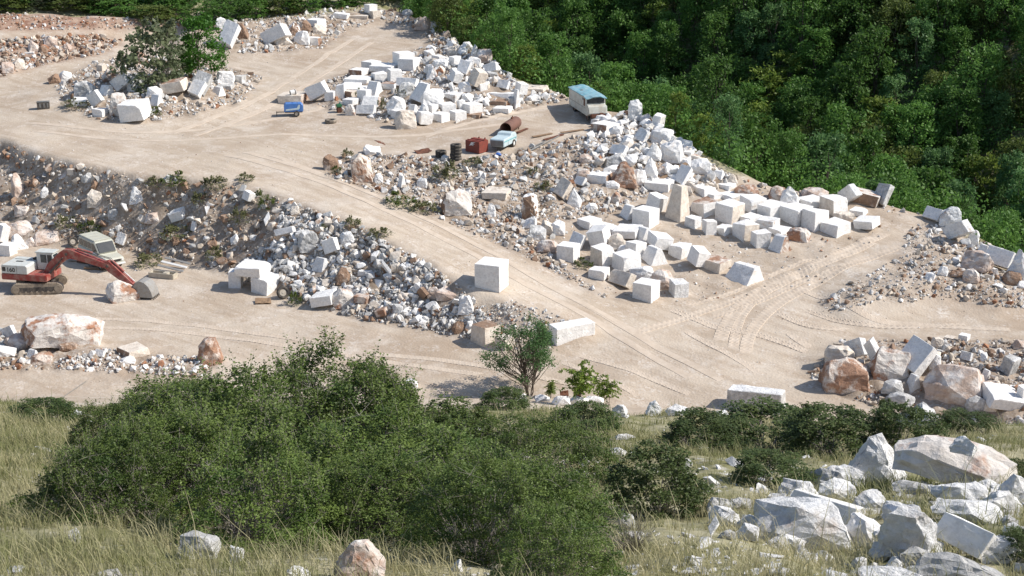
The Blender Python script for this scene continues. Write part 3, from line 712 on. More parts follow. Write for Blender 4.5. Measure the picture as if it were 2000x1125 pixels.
stones('boulders on the right hand edge', '''
H 1210 495 1372 612 slab w .7 24 | white slab leaning at the edge left of the jagged boulder
H 1340 500 1502 652 rough h | jagged white boulder on the edge before the woods
H 1360 595 1592 752 slab h .8 -28 | large grey slab leaning up to the right on the edge
H 1560 680 1642 792 rough w | white boulder tucked under the large leaning grey slab
H 1510 840 1742 1002 rough p | large pink boulder on the spoil at the right
H 1680 810 1925 982 slab w .85 18 | stack-like white slab behind the large pink boulder
H 1840 840 2020 1092 pyr h | tall grey-white triangular slab at the right border
H 1830 1000 1972 1107 rough b | brown boulder in front of the tall triangular slab
H 1520 980 1642 1087 rough p | small pink boulder below the large pink one
H 1325 960 1407 1032 rough w | round white stone left of the pink boulders
H 1420 990 1542 1047 rough b | flat brown boulder between round white and pink stones
H 1230 1005 1302 1067 rough w | small white stone lying left of the round one
H 1080 520 1050 560 rough c | cream stone on the rim
X 1880 496 1916 520 rough w | pale stone on the rim right of the leaning grey slab
X 1907 478 1935 503 wedge w .5 | white wedge on the rim behind the leaning grey slab
'''.replace("H 1080 520 1050 560 rough c | cream stone on the rim\n", ''))
stones('big boulders of the right hand heap', '''
L 590 400 772 562 slab h .8 -20 | grey slab standing at the back of the right heap
L 740 400 892 602 slab w .6 -36 | white slab leaning right beside the grey standing one
L 445 460 657 622 rough c | cream boulder at the left of the right heap
L 400 560 772 832 rough r | big rust-brown boulder at the left foot of the right heap
L 790 480 1085 742 rough m/rl | very large rust and white boulder in the centre of the right heap
L 1000 390 1287 702 slab w .6 38 | huge white slab leaning against the centre of the right heap
L 1220 620 1682 932 rough p | broad brown-pink boulder in the front of the right heap
L 890 720 1052 842 rough g | grey boulder below the centre boulder of the right heap
L 920 820 1132 932 rough g | low grey-brown boulder in the right heap's front
L 1060 680 1182 832 wedge h .4 | grey-white block wedged left of the broad brown-pink boulder
L 990 880 1332 1092 pyr g | dark grey pointed boulder in front of the right heap
L 1650 760 1992 952 box w .3 10 | long white block lying at the right end of the right heap
L 1540 850 1692 972 rough g | grey boulder left of the long white block
L 1940 760 2030 882 box w .5 | white block cut by the right border behind the long block
L 1810 530 1952 692 box g .6 14 | grey grooved block on the earth of the right heap
L 1490 355 1572 417 cube w .75 | little white cube on the track edge above the right heap
L 1380 370 1457 402 flat c .8 | flat pale stone left of the little cube
L 1275 390 1362 472 rough c | cream stone at the top edge of the right heap
L 1500 500 1592 572 slab h .8 10 | pale greenish slab in the right heap's gravel
L 1910 410 2002 482 rough p | brown boulder at the upper right of the right heap
L 1690 860 1792 972 rough c | cream boulder under the long white block
L 1670 730 1792 792 rough r | rust boulder at the back of the long white block
L 1260 520 1342 642 rough w | white stone right of the huge leaning slab
L 1660 640 1742 732 wedge w .5 | white wedge in the gravel above the rust boulder
''')
stones('blocks and stones at the foot of the quarry face', '''
X 448 526 476 564 box w .8 | left upright block of the three that form a portal
X 494 531 551 578 box w .5 | right block of the portal, beside the truck wheel
X 462 507 529 543 flat w .68 0 1.35 | top block bridging the portal of three
E 0 770 130 882 cube w .6 | white cube at the left border behind the excavator
E 55 610 262 742 rough p | pale pink boulder above the white cube at the left border
E 80 710 217 832 pyr w | pointed white boulder right of the cube at the left border
E -30 630 87 772 box w .4 20 | bluish white block tilted at the left border
E 260 680 462 792 rough p | pinkish flat boulder left of the van
E 200 735 292 807 rough p | pink stone in front of the flat pinkish boulder
E 1015 340 1122 472 pyr h | pale angular stone stuck high in the quarry face
E 1325 500 1467 612 box w .7 -22 | white block stuck in the middle of the quarry face
E 1135 540 1282 627 rough p | cream rock left of the white block in the quarry face
E 690 360 812 502 rough c | tall cream rock in the left of the quarry face
E 850 510 962 592 rough g | grey rock in the quarry face above the van
E 1605 440 1652 552 slab h .7 70 | thin bluish slab standing in the quarry face
E 1805 710 1872 787 rough w | white stone in the face above the portal
E 1895 365 1997 452 box w .5 20 | white stone near the top of the face above the portal
E 1490 610 1547 682 wedge w .5 | little white wedge right below the white block in the face
E 530 190 602 247 box c .6 | cream block under the road edge at the face's left
E 120 485 232 572 rough p | brownish rock low in the face at the left
E 100 240 197 422 rough p | tall brown rock at the left end of the face
E 320 340 382 422 rough h | bluish stone in the left of the face
E 640 230 740 305 rough g | grey rock just under the road edge of the face
E 460 220 545 275 rough p | brown rock under the cream block of the face
E 905 690 1000 800 slab h .7 30 | grey slab leaning behind the van
X 212 549 271 591 rough m | purple-white boulder in front of the excavator bucket
F 340 680 492 852 rough g | large round brown-grey boulder in the rubble slope
F 520 740 652 862 slab w .8 -16 | white slab right of the round boulder in the slope
F 665 690 772 792 rough h | whitish boulder above the slope's white slab
F 440 890 577 1007 wedge h .5 | pale angular block below the round boulder
F 800 970 922 1042 box w .75 | squared white block low in the rubble slope
F 985 910 1057 1037 slab w .5 -60 | white slab standing upright in the rubble slope
F 1060 930 1132 1007 rough c | cream stone right of the upright slab in the slope
F 620 970 742 1102 pyr b | brown wedge-shaped rock low in the rubble slope
F 890 1060 1012 1124 wedge w .5 | white wedge at the foot of the rubble slope
F 1455 365 1682 562 rough m/bl | big boulder, brown left and white right, beside the haul road
F 750 90 912 302 rough c/rf | largest boulder at the corner where the road forks
F 530 90 642 212 rough b | dark brown boulder left of the largest one at the fork
F 835 10 970 87 rough w | pale stone under brown scrap at the terrace edge
F 1770 335 1992 437 flat c .8 | flat cream boulder on the bank above the road
F 1800 470 1872 572 pyr w | white pointed stone on the bank above the road
F 150 650 312 717 slab w .9 -10 | long thin white slab at the top of the rubble slope
F 1105 250 1172 342 wedge w .4 | white upright stone in the bank's gravel
F 920 235 992 312 rough w | white stone right of the corner boulder
F 1260 270 1342 347 rough w | white stone in the middle of the gravel bank
F 265 490 352 557 rough c | cream stone just under the road edge
F 65 535 112 642 slab w .5 70 | thin white stone standing under the road edge
J 430 15 640 152 box w .7 -14 | white block at the foot of the rubble slope with a clean sloping top
J 595 15 757 167 rough m | white and rust boulder touching the clean sloping block
J 770 40 897 127 flat r .7 | flat rust-brown stone right of the rust and white boulder
J 930 150 1037 232 flat r .7 -20 | tilted rust-brown stone lying on the quarry floor's edge
J 1260 0 1352 92 slab b .7 -40 | brown slab leaning at the slope's lower right
J 1340 0 1422 87 rough p | cream-brown stone between the brown slab and the big brown-white one
J 1405 -10 1577 102 rough p | big brown-white boulder below the lone squared block
J 1580 70 1712 217 pyr w | bright white boulder at the right end of the rubble slope
J 1530 270 1632 362 rough b | brown boulder left of the block with rubble on top
J 1685 260 1907 467 box c/bt .45 | cream block with rubble and earth on its top
J 1870 365 2012 492 box c .5 | cream block right of the one with rubble on top, half behind the small tree
X 930 505 991 571 cube w .72 | lone squared block standing upright beside the haul road
X 1075 623 1158 676 cube w .18 | long whitish block lying at the road junction behind the small tree
K 1690 780 2115 985 wall g/ht .85 | grey block with a rough pale top standing in the weeds by the road
''')
stones('stones along the near left edge of the quarry floor', '''
I 212 215 802 492 rough m/rl .6 10 | giant flat rust and white boulder on the near left floor
I 55 360 267 492 rough p | orange-brown boulder left of the giant one
I 15 300 127 392 slab h .8 -20 | grey-white slab at the left border by the giant boulder
I -20 450 127 542 rough w | white boulder at the left border below the orange one
I 265 385 407 472 box w .6 | white block in front of the giant boulder
I 475 420 602 497 rough b | pair-like brown stone at the giant boulder's foot
I 205 480 307 572 wedge h .5 | grey wedge below the white block near the giant boulder
I 255 510 412 607 rough r | orange rust boulder in the near left rubble
I 930 430 1162 562 box c/bl .35 | cream boulder with a brown broken left side left of the big bush
I 945 535 1057 602 rough w | white stone below the cream boulder left of the big bush
I 740 480 827 547 slab w .7 20 | thin white stone right of the giant boulder
I 1555 400 1742 622 rough r | upright rust-red boulder peeking out behind the big bush
''')
stones('limestone boulders on the near slope', '''
P 610 45 1050 432 pyr h | tall pointed grey-white boulder at the top of the near boulder group
P 1010 75 1872 442 rough m .6 6 | biggest boulder of the near slope with an orange-stained right flank
P 1420 45 1607 182 rough h .6 0 1.0 | smaller stone perched on the biggest boulder
P 150 495 712 722 slab w .85 14 | bright white slab lying behind the round grey boulder
P -100 540 622 932 rough h | large round grey boulder at the left of the near group
P 580 660 872 902 rough w | white boulder right of the large round grey one
P 865 620 1267 1002 rough h | boulder with a streaked top overhanging deep shade
P 1285 680 1742 982 slab w .8 26 | smooth white slab boulder sloping down to the right
P 1180 975 1792 1190 rough g | low grey boulder at the bottom edge of the picture
P 1265 390 1722 582 rough h .6 12 | long grey-white boulder in front of the biggest one
P 980 395 1292 492 rough g | flat grey boulder in front of the tall pointed one
P 1290 535 1782 722 rough h .6 12 | pale boulder with a dark hollow on its left
P 1720 500 1842 602 rough h | small rounded stone right of the long grey-white boulder
P 1780 350 2030 562 rough h | whitish boulder at the right border beside the biggest one
P 70 385 372 542 rough h | grey-white boulder behind the bright white slab
P 1880 755 2030 922 rough g | dark grey boulder at the right border
P 740 1060 1172 1180 rough h | whitish stones' largest piece at the bottom edge left of the low grey boulder
P 490 440 602 502 rough h | small pale stone between the tall pointed and the white boulders
P 10 1060 132 1125 rough h | small white stone in the grass at the bottom edge
O 1600 620 1792 742 rough h | square grey stone left of the large round grey boulder
O 1525 650 1612 822 slab h .6 60 | upright pale slab left of the square grey stone
O 1740 710 1922 852 rough h | pale stone below the square grey one
O 1600 760 1752 842 rough g | low grey stone under the upright pale slab
O 820 635 962 762 rough g | rounded grey stone below the single round bush
O 1420 110 1572 167 flat w .8 | flat white stone lying alone above the round bush
O 745 120 892 202 rough h | layered white stone above left of the round bush
O 510 160 612 302 slab w .5 55 | narrow white stone standing tilted left of the round bush
O 580 210 692 252 flat h .8 | flat pale stone right of the narrow standing one
O 1395 1050 1502 1102 rough w | white stone alone in the grass at the bottom
O 1620 530 1722 592 rough h | pale stone in the grass above the square grey one
O 1740 510 1842 577 rough h | white-grey stone right of the pale grass stone
N 605 840 1022 1190 pyr m/pl | pointed white and rust boulder at the bottom edge among the bushes
N 230 1040 432 1160 rough h | white-grey stone at the bottom edge left of the pointed rust one
M 1390 760 1732 1002 rough g | grey lichened boulder under the left end of the big bush
M 1790 880 1912 1022 rough h | pale stone right of the lichened boulder
M 540 750 632 872 rough g | shaded bluish stone in the dark under the big bush
M 750 1070 962 1180 rough g | flat grey stone at the bottom left
M 50 1040 192 1110 flat h .8 | pale flat stone in the grass at the bottom left corner
''')
stones('white stones on the crest before the quarry floor', '''
K 1040 875 1172 1002 pyr h | sharp white stone on the crest left of the weeds
K 1195 905 1382 1002 rough h | jagged white stone right of the sharp one on the crest
K 10 830 112 897 rough h | pale stone on the crest left of the small tree's foot
K 180 835 292 892 rough h | pale stone right under the small tree
K 315 850 452 922 rough w | leftmost white stone below the rusty scrap sheet
K 440 850 592 922 rough w | middle white stone below the rusty scrap sheet
K 580 850 712 917 rough w | rightmost white stone below the rusty scrap sheet
K 780 910 902 1012 rough h | pale stone in the weeds below the yellow-green sapling
K 1555 950 1692 1032 rough h | white stone at the left foot of the grey block in the weeds
J 1170 710 1262 792 rough w | white stone showing over the top of the big bush
''')

# smaller limestone boulders filling the near group
gp = [(1390,1010),(1500,955),(1640,930),(1700,985),(2010,930),(2010,1130),(1650,1130),(1480,1080)]
GL = [('h', 'white'), ('g', 'grey')]
for i in range(60):
    while True:
        u, v = rng.uniform(1390, 2010), rng.uniform(930, 1130)
        if inpoly(np.array([u]), np.array([v]), gp)[0]: break
    g = hit1(u, v); q = ppm(g); wpx = 26 + 70 * rng.random() ** 1.8; c, cw = GL[int(rng.random() < .3)]
    bm = stone_bm('rough', wpx / q, wpx * rng.uniform(.5, .85) / q, .45, .6, rng.uniform(-20, 20), int(rng.integers(9000)), True); me = bpy.data.meshes.new('boulder'); me.materials.append(M[c]); bm.to_mesh(me); bm.free()
    o = link('boulder', me); o.location = (g.x, g.y, g.z - .1 * wpx / q); o.rotation_euler = (0, 0, rng.uniform(-.4, .4)); tag(o, cw + ' small limestone boulder filling gaps in the near boulder group', 'boulder', cw + ' small boulders of the near group')

for u, v, w_ in ((548,580,1.8),(316,548,2.6),(514,592,1.6),(199,515,4),(981,297,3.2),(931,300,2.6),(890,315,1.8),(861,309,1.6),(1148,226,4),(826,298,2),(1030,292,1.6),(1055,280,1.6),(240,560,3),(742,289,1)):
    g = hit1(u, v); OCC.append((g.x, g.y, w_))

# ------------------------------------------------------------------ rubble: the larger stones one by one, the rest as one mass
occ = np.array([o[:3] for o in OCC])
def unit_rock(seed, flatt=1.0):
    rnd = random.Random(seed); p = []
    for i in range(13):
        d = Vector((rnd.gauss(0, 1), rnd.gauss(0, 1), rnd.gauss(0, 1))).normalized(); m = max(abs(d.x), abs(d.y), abs(d.z)); d = d / m ** .7
        p.append(Vector((d.x * .5, d.y * .42, d.z * .36 * flatt)))
    bm = hull(p); bmesh.ops.triangulate(bm, faces=bm.faces)
    V = np.array([v.co[:] for v in bm.verts]); bm.verts.index_update(); Fc = np.array([[v.index for v in f.verts] for f in bm.faces]); bm.free(); return V, Fc
ROCKS = [unit_rock(100 + i, .8 + .5 * (i % 3) / 2) for i in range(14)]
def rotm(n):
    q = rng.normal(size=(n, 4)); q /= np.linalg.norm(q, axis=1)[:, None]; a, b, c, d = q.T
    return np.stack([1 - 2 * (c * c + d * d), 2 * (b * c - a * d), 2 * (b * d + a * c), 2 * (b * c + a * d), 1 - 2 * (b * b + d * d), 2 * (c * d - a * b), 2 * (b * d - a * c), 2 * (c * d + a * b), 1 - 2 * (b * b + c * c)], 1).reshape(n, 3, 3)
PALET = {'w': (.74, .72, .69), 'g': (.50, .49, .47), 'c': (.58, .50, .41), 'b': (.32, .215, .15), 'r': (.38, .19, .11)}
#        zone         count  min max(px) colour mix w g c b r          stone look, standing place
RUB = [('facel',     1900, 2.8, 20, (.10, .20, .38, .30, .02), 'rubble stone in the earthy quarry face below the haul road'),
       ('facer',     5200, 3.0, 18, (.36, .34, .20, .09, .01), 'rubble stone in the slope between haul road and quarry floor'),
       ('bank',      5200, 2.7, 16, (.36, .16, .32, .13, .03), 'rubble stone on the bank above the haul road'),
       ('pile',      1800, 2.6, 13, (.62, .12, .18, .05, .03), 'broken marble piece between the blocks behind the blue compressor'),
       ('top',       1600, 2.2, 12, (.52, .15, .20, .09, .04), 'broken stone on the far edge of the track'),
       ('island',    1800, 2.6, 13, (.50, .2, .18, .08, .04), 'broken stone round the bush island'),
       ('ridge',     1300, 2.8, 13, (.08, .10, .38, .30, .14), 'brown stone on the bank beside the upper track'),
       ('soil',       500, 2.2, 8, (.18, .12, .34, .24, .12), 'small stone at the foot of the red soil bank'),
       ('spoil',     1900, 2.3, 13, (.36, .15, .32, .13, .04), 'stone on the spoil bank at the right'),
       ('front',     3000, 2.8, 18, (.24, .15, .40, .15, .06), 'rubble stone in the right hand heap'),
       ('leftridge', 1600, 2.8, 16, (.48, .12, .25, .07, .08), 'rubble stone along the near left edge of the floor'),
       ('shoulder',   700, 2.0, 8, (.4, .15, .3, .12, .03), 'small stone on the shoulder below the lone squared block'),
       ('yard',       600, 1.8, 7, (.35, .15, .3, .15, .05), 'small stone lying between the yard blocks'),
       ('crest',      420, 9, 30, (.74, .12, .10, .02, .02), 'boulder heaped on the ridge above the block yard'),
       ('heap',       260, 8, 24, (.72, .14, .12, .01, .01), 'boulder heaped at the right of the blocks behind the blue compressor'),
       ('rim',        190, 4, 14, (.34, .12, .36, .12, .06), 'stone on the rim between the yard and the wood'),
       ('edge',       130, 6, 22, (.5, .14, .24, .08, .04), 'boulder on the right hand edge before the woods'),
       ('low',        420, 8, 24, (.40, .28, .22, .08, .02), 'larger stone low in the rubble slope')]
POLY['facel'] = [p for p in POLY['face'] if p[0] <= 490] ; POLY['facel'] = [(-60,270),(0,276),(60,302),(150,324),(260,345),(480,366),(560,392),(530,470),(450,530),(350,512),(260,490),(150,480),(60,470),(-60,470)]
POLY['facer'] = [(560,392),(620,412),(700,442),(780,486),(850,526),(900,562),(935,600),(990,682),(930,665),(820,642),(720,627),(620,602),(540,577),(450,532),(530,470)]
POLY['rim'] = [(1330,296),(1450,352),(1600,371),(1750,398),(1800,412),(1740,416),(1600,390),(1440,376),(1330,330)]
POLY['crest'] = [(1165,240),(1250,215),(1310,255),(1360,305),(1440,352),(1390,378),(1260,380),(1180,335),(1140,290)]
POLY['heap'] = [(840,95),(880,80),(960,122),(1020,168),(1100,182),(1000,212),(930,205),(870,175),(820,140)]
POLY['edge'] = [(1790,412),(1860,430),(1910,470),(2010,535),(2100,590),(1960,580),(1880,530),(1830,470)]
POLY['low'] = [(520,470),(640,420),(780,500),(900,580),(930,640),(820,635),(640,595),(540,560)]
allst = []
for zi, (k, n, smin, smax, mixc, lab) in enumerate(RUB):
    poly = POLY[k]; xs, ys = [p[0] for p in poly], [p[1] for p in poly]
    u = rng.uniform(max(-60, min(xs)), min(2060, max(xs)), n * 4); v = rng.uniform(min(ys), max(ys), n * 4); m = inpoly(u, v, poly); u, v = u[m][:n], v[m][:n]
    s = np.minimum(smin * (1 - rng.random(u.size)) ** (-1 / 1.9), smax * rng.uniform(.7, 1, u.size))
    x, y, z, ok = hit(u, v, 0, 80)
    allst += [(x[i], y[i], z[i], s[i], zi, rng.choice(5, p=mixc)) for i in range(u.size) if ok[i] and y[i] > 80]
n = 1500                                                # thin scatter of pebbles over floor and roads
u = rng.uniform(-50, 2050, n); v = rng.uniform(60, 800, n); x, y, z, ok = hit(u, v, 0, 84)
m = ok & (np.hypot(x, y) < np.interp(1000 + FPX * x / y, rimu, rimd)) & (y > 84)
allst += [(x[i], y[i], z[i], 1.2 + 1.6 * rng.random() ** 3, 99, rng.choice(5, p=(.4, .15, .3, .15, 0))) for i in range(n) if m[i]]
A = np.array(allst)
pm = FPX / (A[:, 1] * cp - (A[:, 2] - CAM_H) * sp); size = A[:, 3] / pm * 1.12
d = np.hypot(A[:, None, 0] - occ[None, :, 0], A[:, None, 1] - occ[None, :, 1] - .2 * occ[None, :, 2]) / occ[None, :, 2]
keep = d.min(1) > .46; A, size, pm = A[keep], size[keep], pm[keep]
order = np.argsort(-A[:, 3] * (A[:, 4] != 99)); big = order[:300]; rest = order[300:]
STM = {(i, c): None for i in range(14) for c in range(5)}
for j in big:
    i, c = int(rng.integers(14)), int(A[j, 5])
    if STM[(i, c)] is None:
        V, Fc = ROCKS[i]; bm = bmesh.new(); vv = [bm.verts.new(p) for p in V]
        for f in Fc: bm.faces.new([vv[q] for q in f])
        bmesh.ops.recalc_face_normals(bm, faces=bm.faces); bmesh.ops.dissolve_limit(bm, angle_limit=R(3), verts=bm.verts, edges=bm.edges)
        rough_up(bm, 1, .03, 5, i + 3, 2, .02); me = bpy.data.meshes.new('rubble_stone'); me.materials.append(M['wgcbr'[c]]); bm.to_mesh(me); bm.free(); STM[(i, c)] = me
    o = link('rubble_stone', STM[(i, c)]); s = float(size[j]); o.scale = (s, s, s)
    o.rotation_euler = (rng.uniform(-.5, .5), rng.uniform(-.5, .5), rng.uniform(0, 6.28)); o.location = (A[j, 0], A[j, 1], A[j, 2] + .18 * s)
    cw = ('white', 'grey', 'cream', 'brown', 'rust-red')[c]; lab = RUB[int(A[j, 4])][5]
    tag(o, cw + ' ' + (lab[6:] if lab.startswith('brown ') else lab), 'stone', 'loose stones, ' + cw + ' ' + RUB[int(A[j, 4])][5])
Vs, Fs, Cs = [], [], []; off = 0; rest_i = rng.integers(14, size=rest.size)
for i in range(14):
    jj = rest[rest_i == i]; V, Fc = ROCKS[i]; n = jj.size
    P_ = np.einsum('nij,kj->nki', rotm(n), V) * size[jj][:, None, None] * rng.uniform(.75, 1.2, (n, 1, 3)) + np.stack([A[jj, 0], A[jj, 1], A[jj, 2] + .15 * size[jj]], 1)[:, None]
    Vs.append(P_.reshape(-1, 3)); Fs.append((Fc[None] + (np.arange(n) * len(V))[:, None, None]).reshape(-1, 3) + off); off += n * len(V)
    col = np.array([PALET['wgcbr'[int(c)]] for c in A[jj, 5]]) * rng.uniform(.82, 1.12, (n, 1)); Cs.append(np.repeat(col, len(V), 0))
m, nt, b = mat('rubble'); at = N(nt, "Attribute"); at.attribute_name = 'tone'; tc = N(nt, "TexCoord")
L(nt, mix(nt, 1.0, at.outputs["Color"], ramp(nt, noise_n(nt, tc.outputs["Object"], 6, 6, .7), [(.35, .7), (.6, 1)]), 'MULTIPLY'), b.inputs["Base Color"]); b.inputs["Roughness"].default_value = .9; b.inputs["Specular IOR Level"].default_value = .2
me = mesh_np('rubble', np.concatenate(Vs), np.concatenate(Fs), m); C_ = np.concatenate(Cs)
a = me.color_attributes.new('tone', 'FLOAT_COLOR', 'POINT'); a.data.foreach_set("color", np.concatenate([C_, np.ones((len(C_), 1))], 1).astype(np.float32).ravel())
tag(link('rubble', me), 'heaps of small broken marble and limestone pieces all over the quarry', 'rubble', kind='stuff')

# ------------------------------------------------------------------ foliage
def leaves(cent, size, up=.35, asp=.55, jit=.35):
    n = len(cent); nr = rng.normal(size=(n, 3)); nr[:, 2] += up * 2; nr /= np.linalg.norm(nr, axis=1)[:, None]
    t = rng.normal(size=(n, 3)); a = np.cross(nr, t); a /= np.linalg.norm(a, axis=1)[:, None]; b = np.cross(nr, a)
    s = (size * rng.uniform(1 - jit, 1 + jit, n))[:, None] / 2
    V = np.stack([cent - a * s, cent + b * s * asp, cent + a * s, cent - b * s * asp], 1)
    return V.reshape(-1, 3), np.arange(n * 4).reshape(n, 4)
def tubes(segs, k=5):
    """segs: list of (p, q, r0, r1)"""
    V, Fc = [], []
    for p, q, r0, r1 in segs:
        p, q = Vector(p), Vector(q); d = q - p
        if d.length < 1e-5: continue
        x = d.orthogonal().normalized(); y = d.cross(x).normalized(); o = len(V)
        for c, r in ((p, r0), (q, r1)):
            for i in range(k):
                a = 6.2832 * i / k; V.append(c + (x * math.cos(a) + y * math.sin(a)) * r)
        for i in range(k): Fc.append((o + i, o + (i + 1) % k, o + k + (i + 1) % k, o + k + i))
    return np.array([v[:] for v in V]), np.array(Fc)
def branch(p, q, r0, r1, n=4, wob=.08, rnd=random):
    p, q = Vector(p), Vector(q); L_ = (q - p).length; out = []; a = p
    for i in range(1, n + 1):
        t = i / n; b = p.lerp(q, t)
        if i < n: b = b + Vector((rnd.uniform(-1, 1), rnd.uniform(-1, 1), rnd.uniform(-.5, .5))) * L_ * wob
        out.append((a, b, r0 + (r1 - r0) * (i - 1) / n, r0 + (r1 - r0) * t)); a = b
    return out
def crown_clumps(rx, ry, z0, z1, n, rnd, top=.5, lobes=5):
    """clump centres on a broken, lobed crown; returns centre and radius"""
    lo = [(rnd.uniform(0, 6.28), rnd.uniform(.1, .9), rnd.uniform(.15, .35)) for _ in range(lobes)]
    out = []
    while len(out) < n:
        t = rnd.random(); a = rnd.uniform(0, 6.28)
        prof = math.sin(math.pi * min(1, max(0, .12 + .80 * t ** top))) ** .6
        prof *= 1 + sum(g * math.cos(a - la) * (1 - abs(t - lt)) for la, lt, g in lo)
        rr = prof * (rnd.uniform(.35, 1) ** .5)
        out.append((rx * rr * math.cos(a), ry * rr * math.sin(a), z0 + (z1 - z0) * t))
    return np.array(out)
def tree_meshes(name, h, rx, z0, nc, nl, ls, lm, seed, clr=.42, top=.6, flat=.7, trunk_r=.12, limbs=9, stems=1, asp=.55):
    rnd = random.Random(seed); c = crown_clumps(rx, rx * .95, z0, h, nc, rnd, top)
    cl = np.repeat(c, nl, 0); d = rng.normal(size=cl.shape) * np.array([1, 1, flat]) * clr * .55
    tone = np.repeat(rng.uniform(0, 1, nc), nl) * .55 + rng.random(nc * nl) * .45
    V, Fc = leaves(cl + d, ls, .4, asp); crown = mesh_np(name + '_crown', V, Fc, M[lm], np.repeat(tone, 4))
    segs = []
    for s in range(stems):
        b = (0, 0, -.3); t = (rnd.uniform(-.3, .3) * rx * (1 + (stems > 1)), rnd.uniform(-.3, .3) * rx, h * .8)
        segs += branch(b, t, trunk_r, trunk_r * .3, 6, .03, rnd)
        for i in range(limbs):
            q = c[rnd.randrange(nc)]; f = min(.95, max(.15, (q[2] / h) * .6)); p = Vector(b).lerp(Vector(t), f); segs += branch(p, q, trunk_r * .4, .012, 3, .08, rnd)
    V, Fc = tubes(segs); return crown, mesh_np(name + '_trunk', V, Fc, M['bark'])
def plant_tree(name, meshes, loc, s, rz, label, cat, group, sz=None):
    r = empty(name, loc, rz, label=label, cat=cat, group=group); r.scale = (s, s, sz or s)
    link('crown', meshes[0], r); link('trunk', meshes[1], r); return r
# the wood on the opposite slope
LOOKS = [('leaf_dark', 'dark green'), ('leaf_mid', 'mid green'), ('leaf_mid', 'mid green'), ('leaf_blue', 'bluish green'), ('leaf_yel', 'yellow-green'), ('leaf_olive', 'olive green'), ('leaf_dark', 'dark green'), ('leaf_mid', 'mid green')]
FT = [tree_meshes('forest_tree', (7.5, 8.5, 6.5, 7.5, 6.5, 6.0, 8.5, 7.0)[i], (2.5, 2.5, 2.7, 2.2, 2.1, 2.4, 2.1, 2.9)[i], 1.0, (120, 130, 110, 95, 85, 120, 110, 130)[i], 34, .30, LOOKS[i][0], 40 + i, (.55, .5, .6, .5, .42, .6, .5, .55)[i], (.55, .5, .7, .5, .6, .75, .45, .8)[i]) for i in range(8)]
cand = []
for i in range(6000):
    az = rng.uniform(R(-8), R(23)); uu = 1000 + FPX * math.tan(az); rd = float(np.interp(uu, rimu, rimd)); dd = rd + 5 + rng.random() * (85 if uu < 1100 else 72)
    x, y = math.sin(az) * dd, math.cos(az) * dd; z = hz(x, y); tu, tv_ = proj(x, y, z + 6.5)
    bu, bv = proj(x, y, z + 2)
    if tv_ > 640 or bv < -70 or tu > 2080 or uu < 820: continue
    cand.append((x, y, z, rd - dd))
sel = []
for c in cand:
    g = 3.35
    if all((c[0] - q[0]) ** 2 + (c[1] - q[1]) ** 2 > g * g for q in sel): sel.append(c)
print('forest candidates', len(sel))
sel = sorted(sel, key=lambda c: c[1])[:296]
for x, y, z, e in sel:
    i = int(rng.integers(8)); nr = rng.random()
    sz = (.78 if e > -9 else 1.16) * rng.uniform(.75, 1.15)
    plant_tree('forest_tree', FT[i], (x, y, z - .2), sz, rng.uniform(0, 6.28), LOOKS[i][1] + ' broadleaf tree ' + ('low at the quarry edge of the wood' if e > -9 else 'in the dense wood beyond the quarry'), 'tree', LOOKS[i][1] + ' trees of the wood', sz * rng.uniform(.85, 1.2))
# undergrowth of the wood
n = 7500; az = rng.uniform(R(-9), R(24), n); uu = 1000 + FPX * np.tan(az); rd = np.interp(uu, rimu, rimd); dd = rd + 2.5 + rng.random(n) * 80
x, y = np.sin(az) * dd, np.cos(az) * dd; ok = uu > 800; x, y = x[ok], y[ok]; z = hgt(x, y); c = np.repeat(np.stack([x, y, z + rng.uniform(.3, 3.4, x.size)], 1), 22, 0) + rng.normal(size=(x.size * 22, 3)) * np.array([.7, .7, .6])
V, Fc = leaves(c, .36); tag(link('undergrowth', mesh_np('undergrowth', V, Fc, M['leaf_mid'], np.repeat(rng.random(len(c)), 4))), 'dark leafy undergrowth covering the ground of the wood', 'undergrowth', kind='stuff')

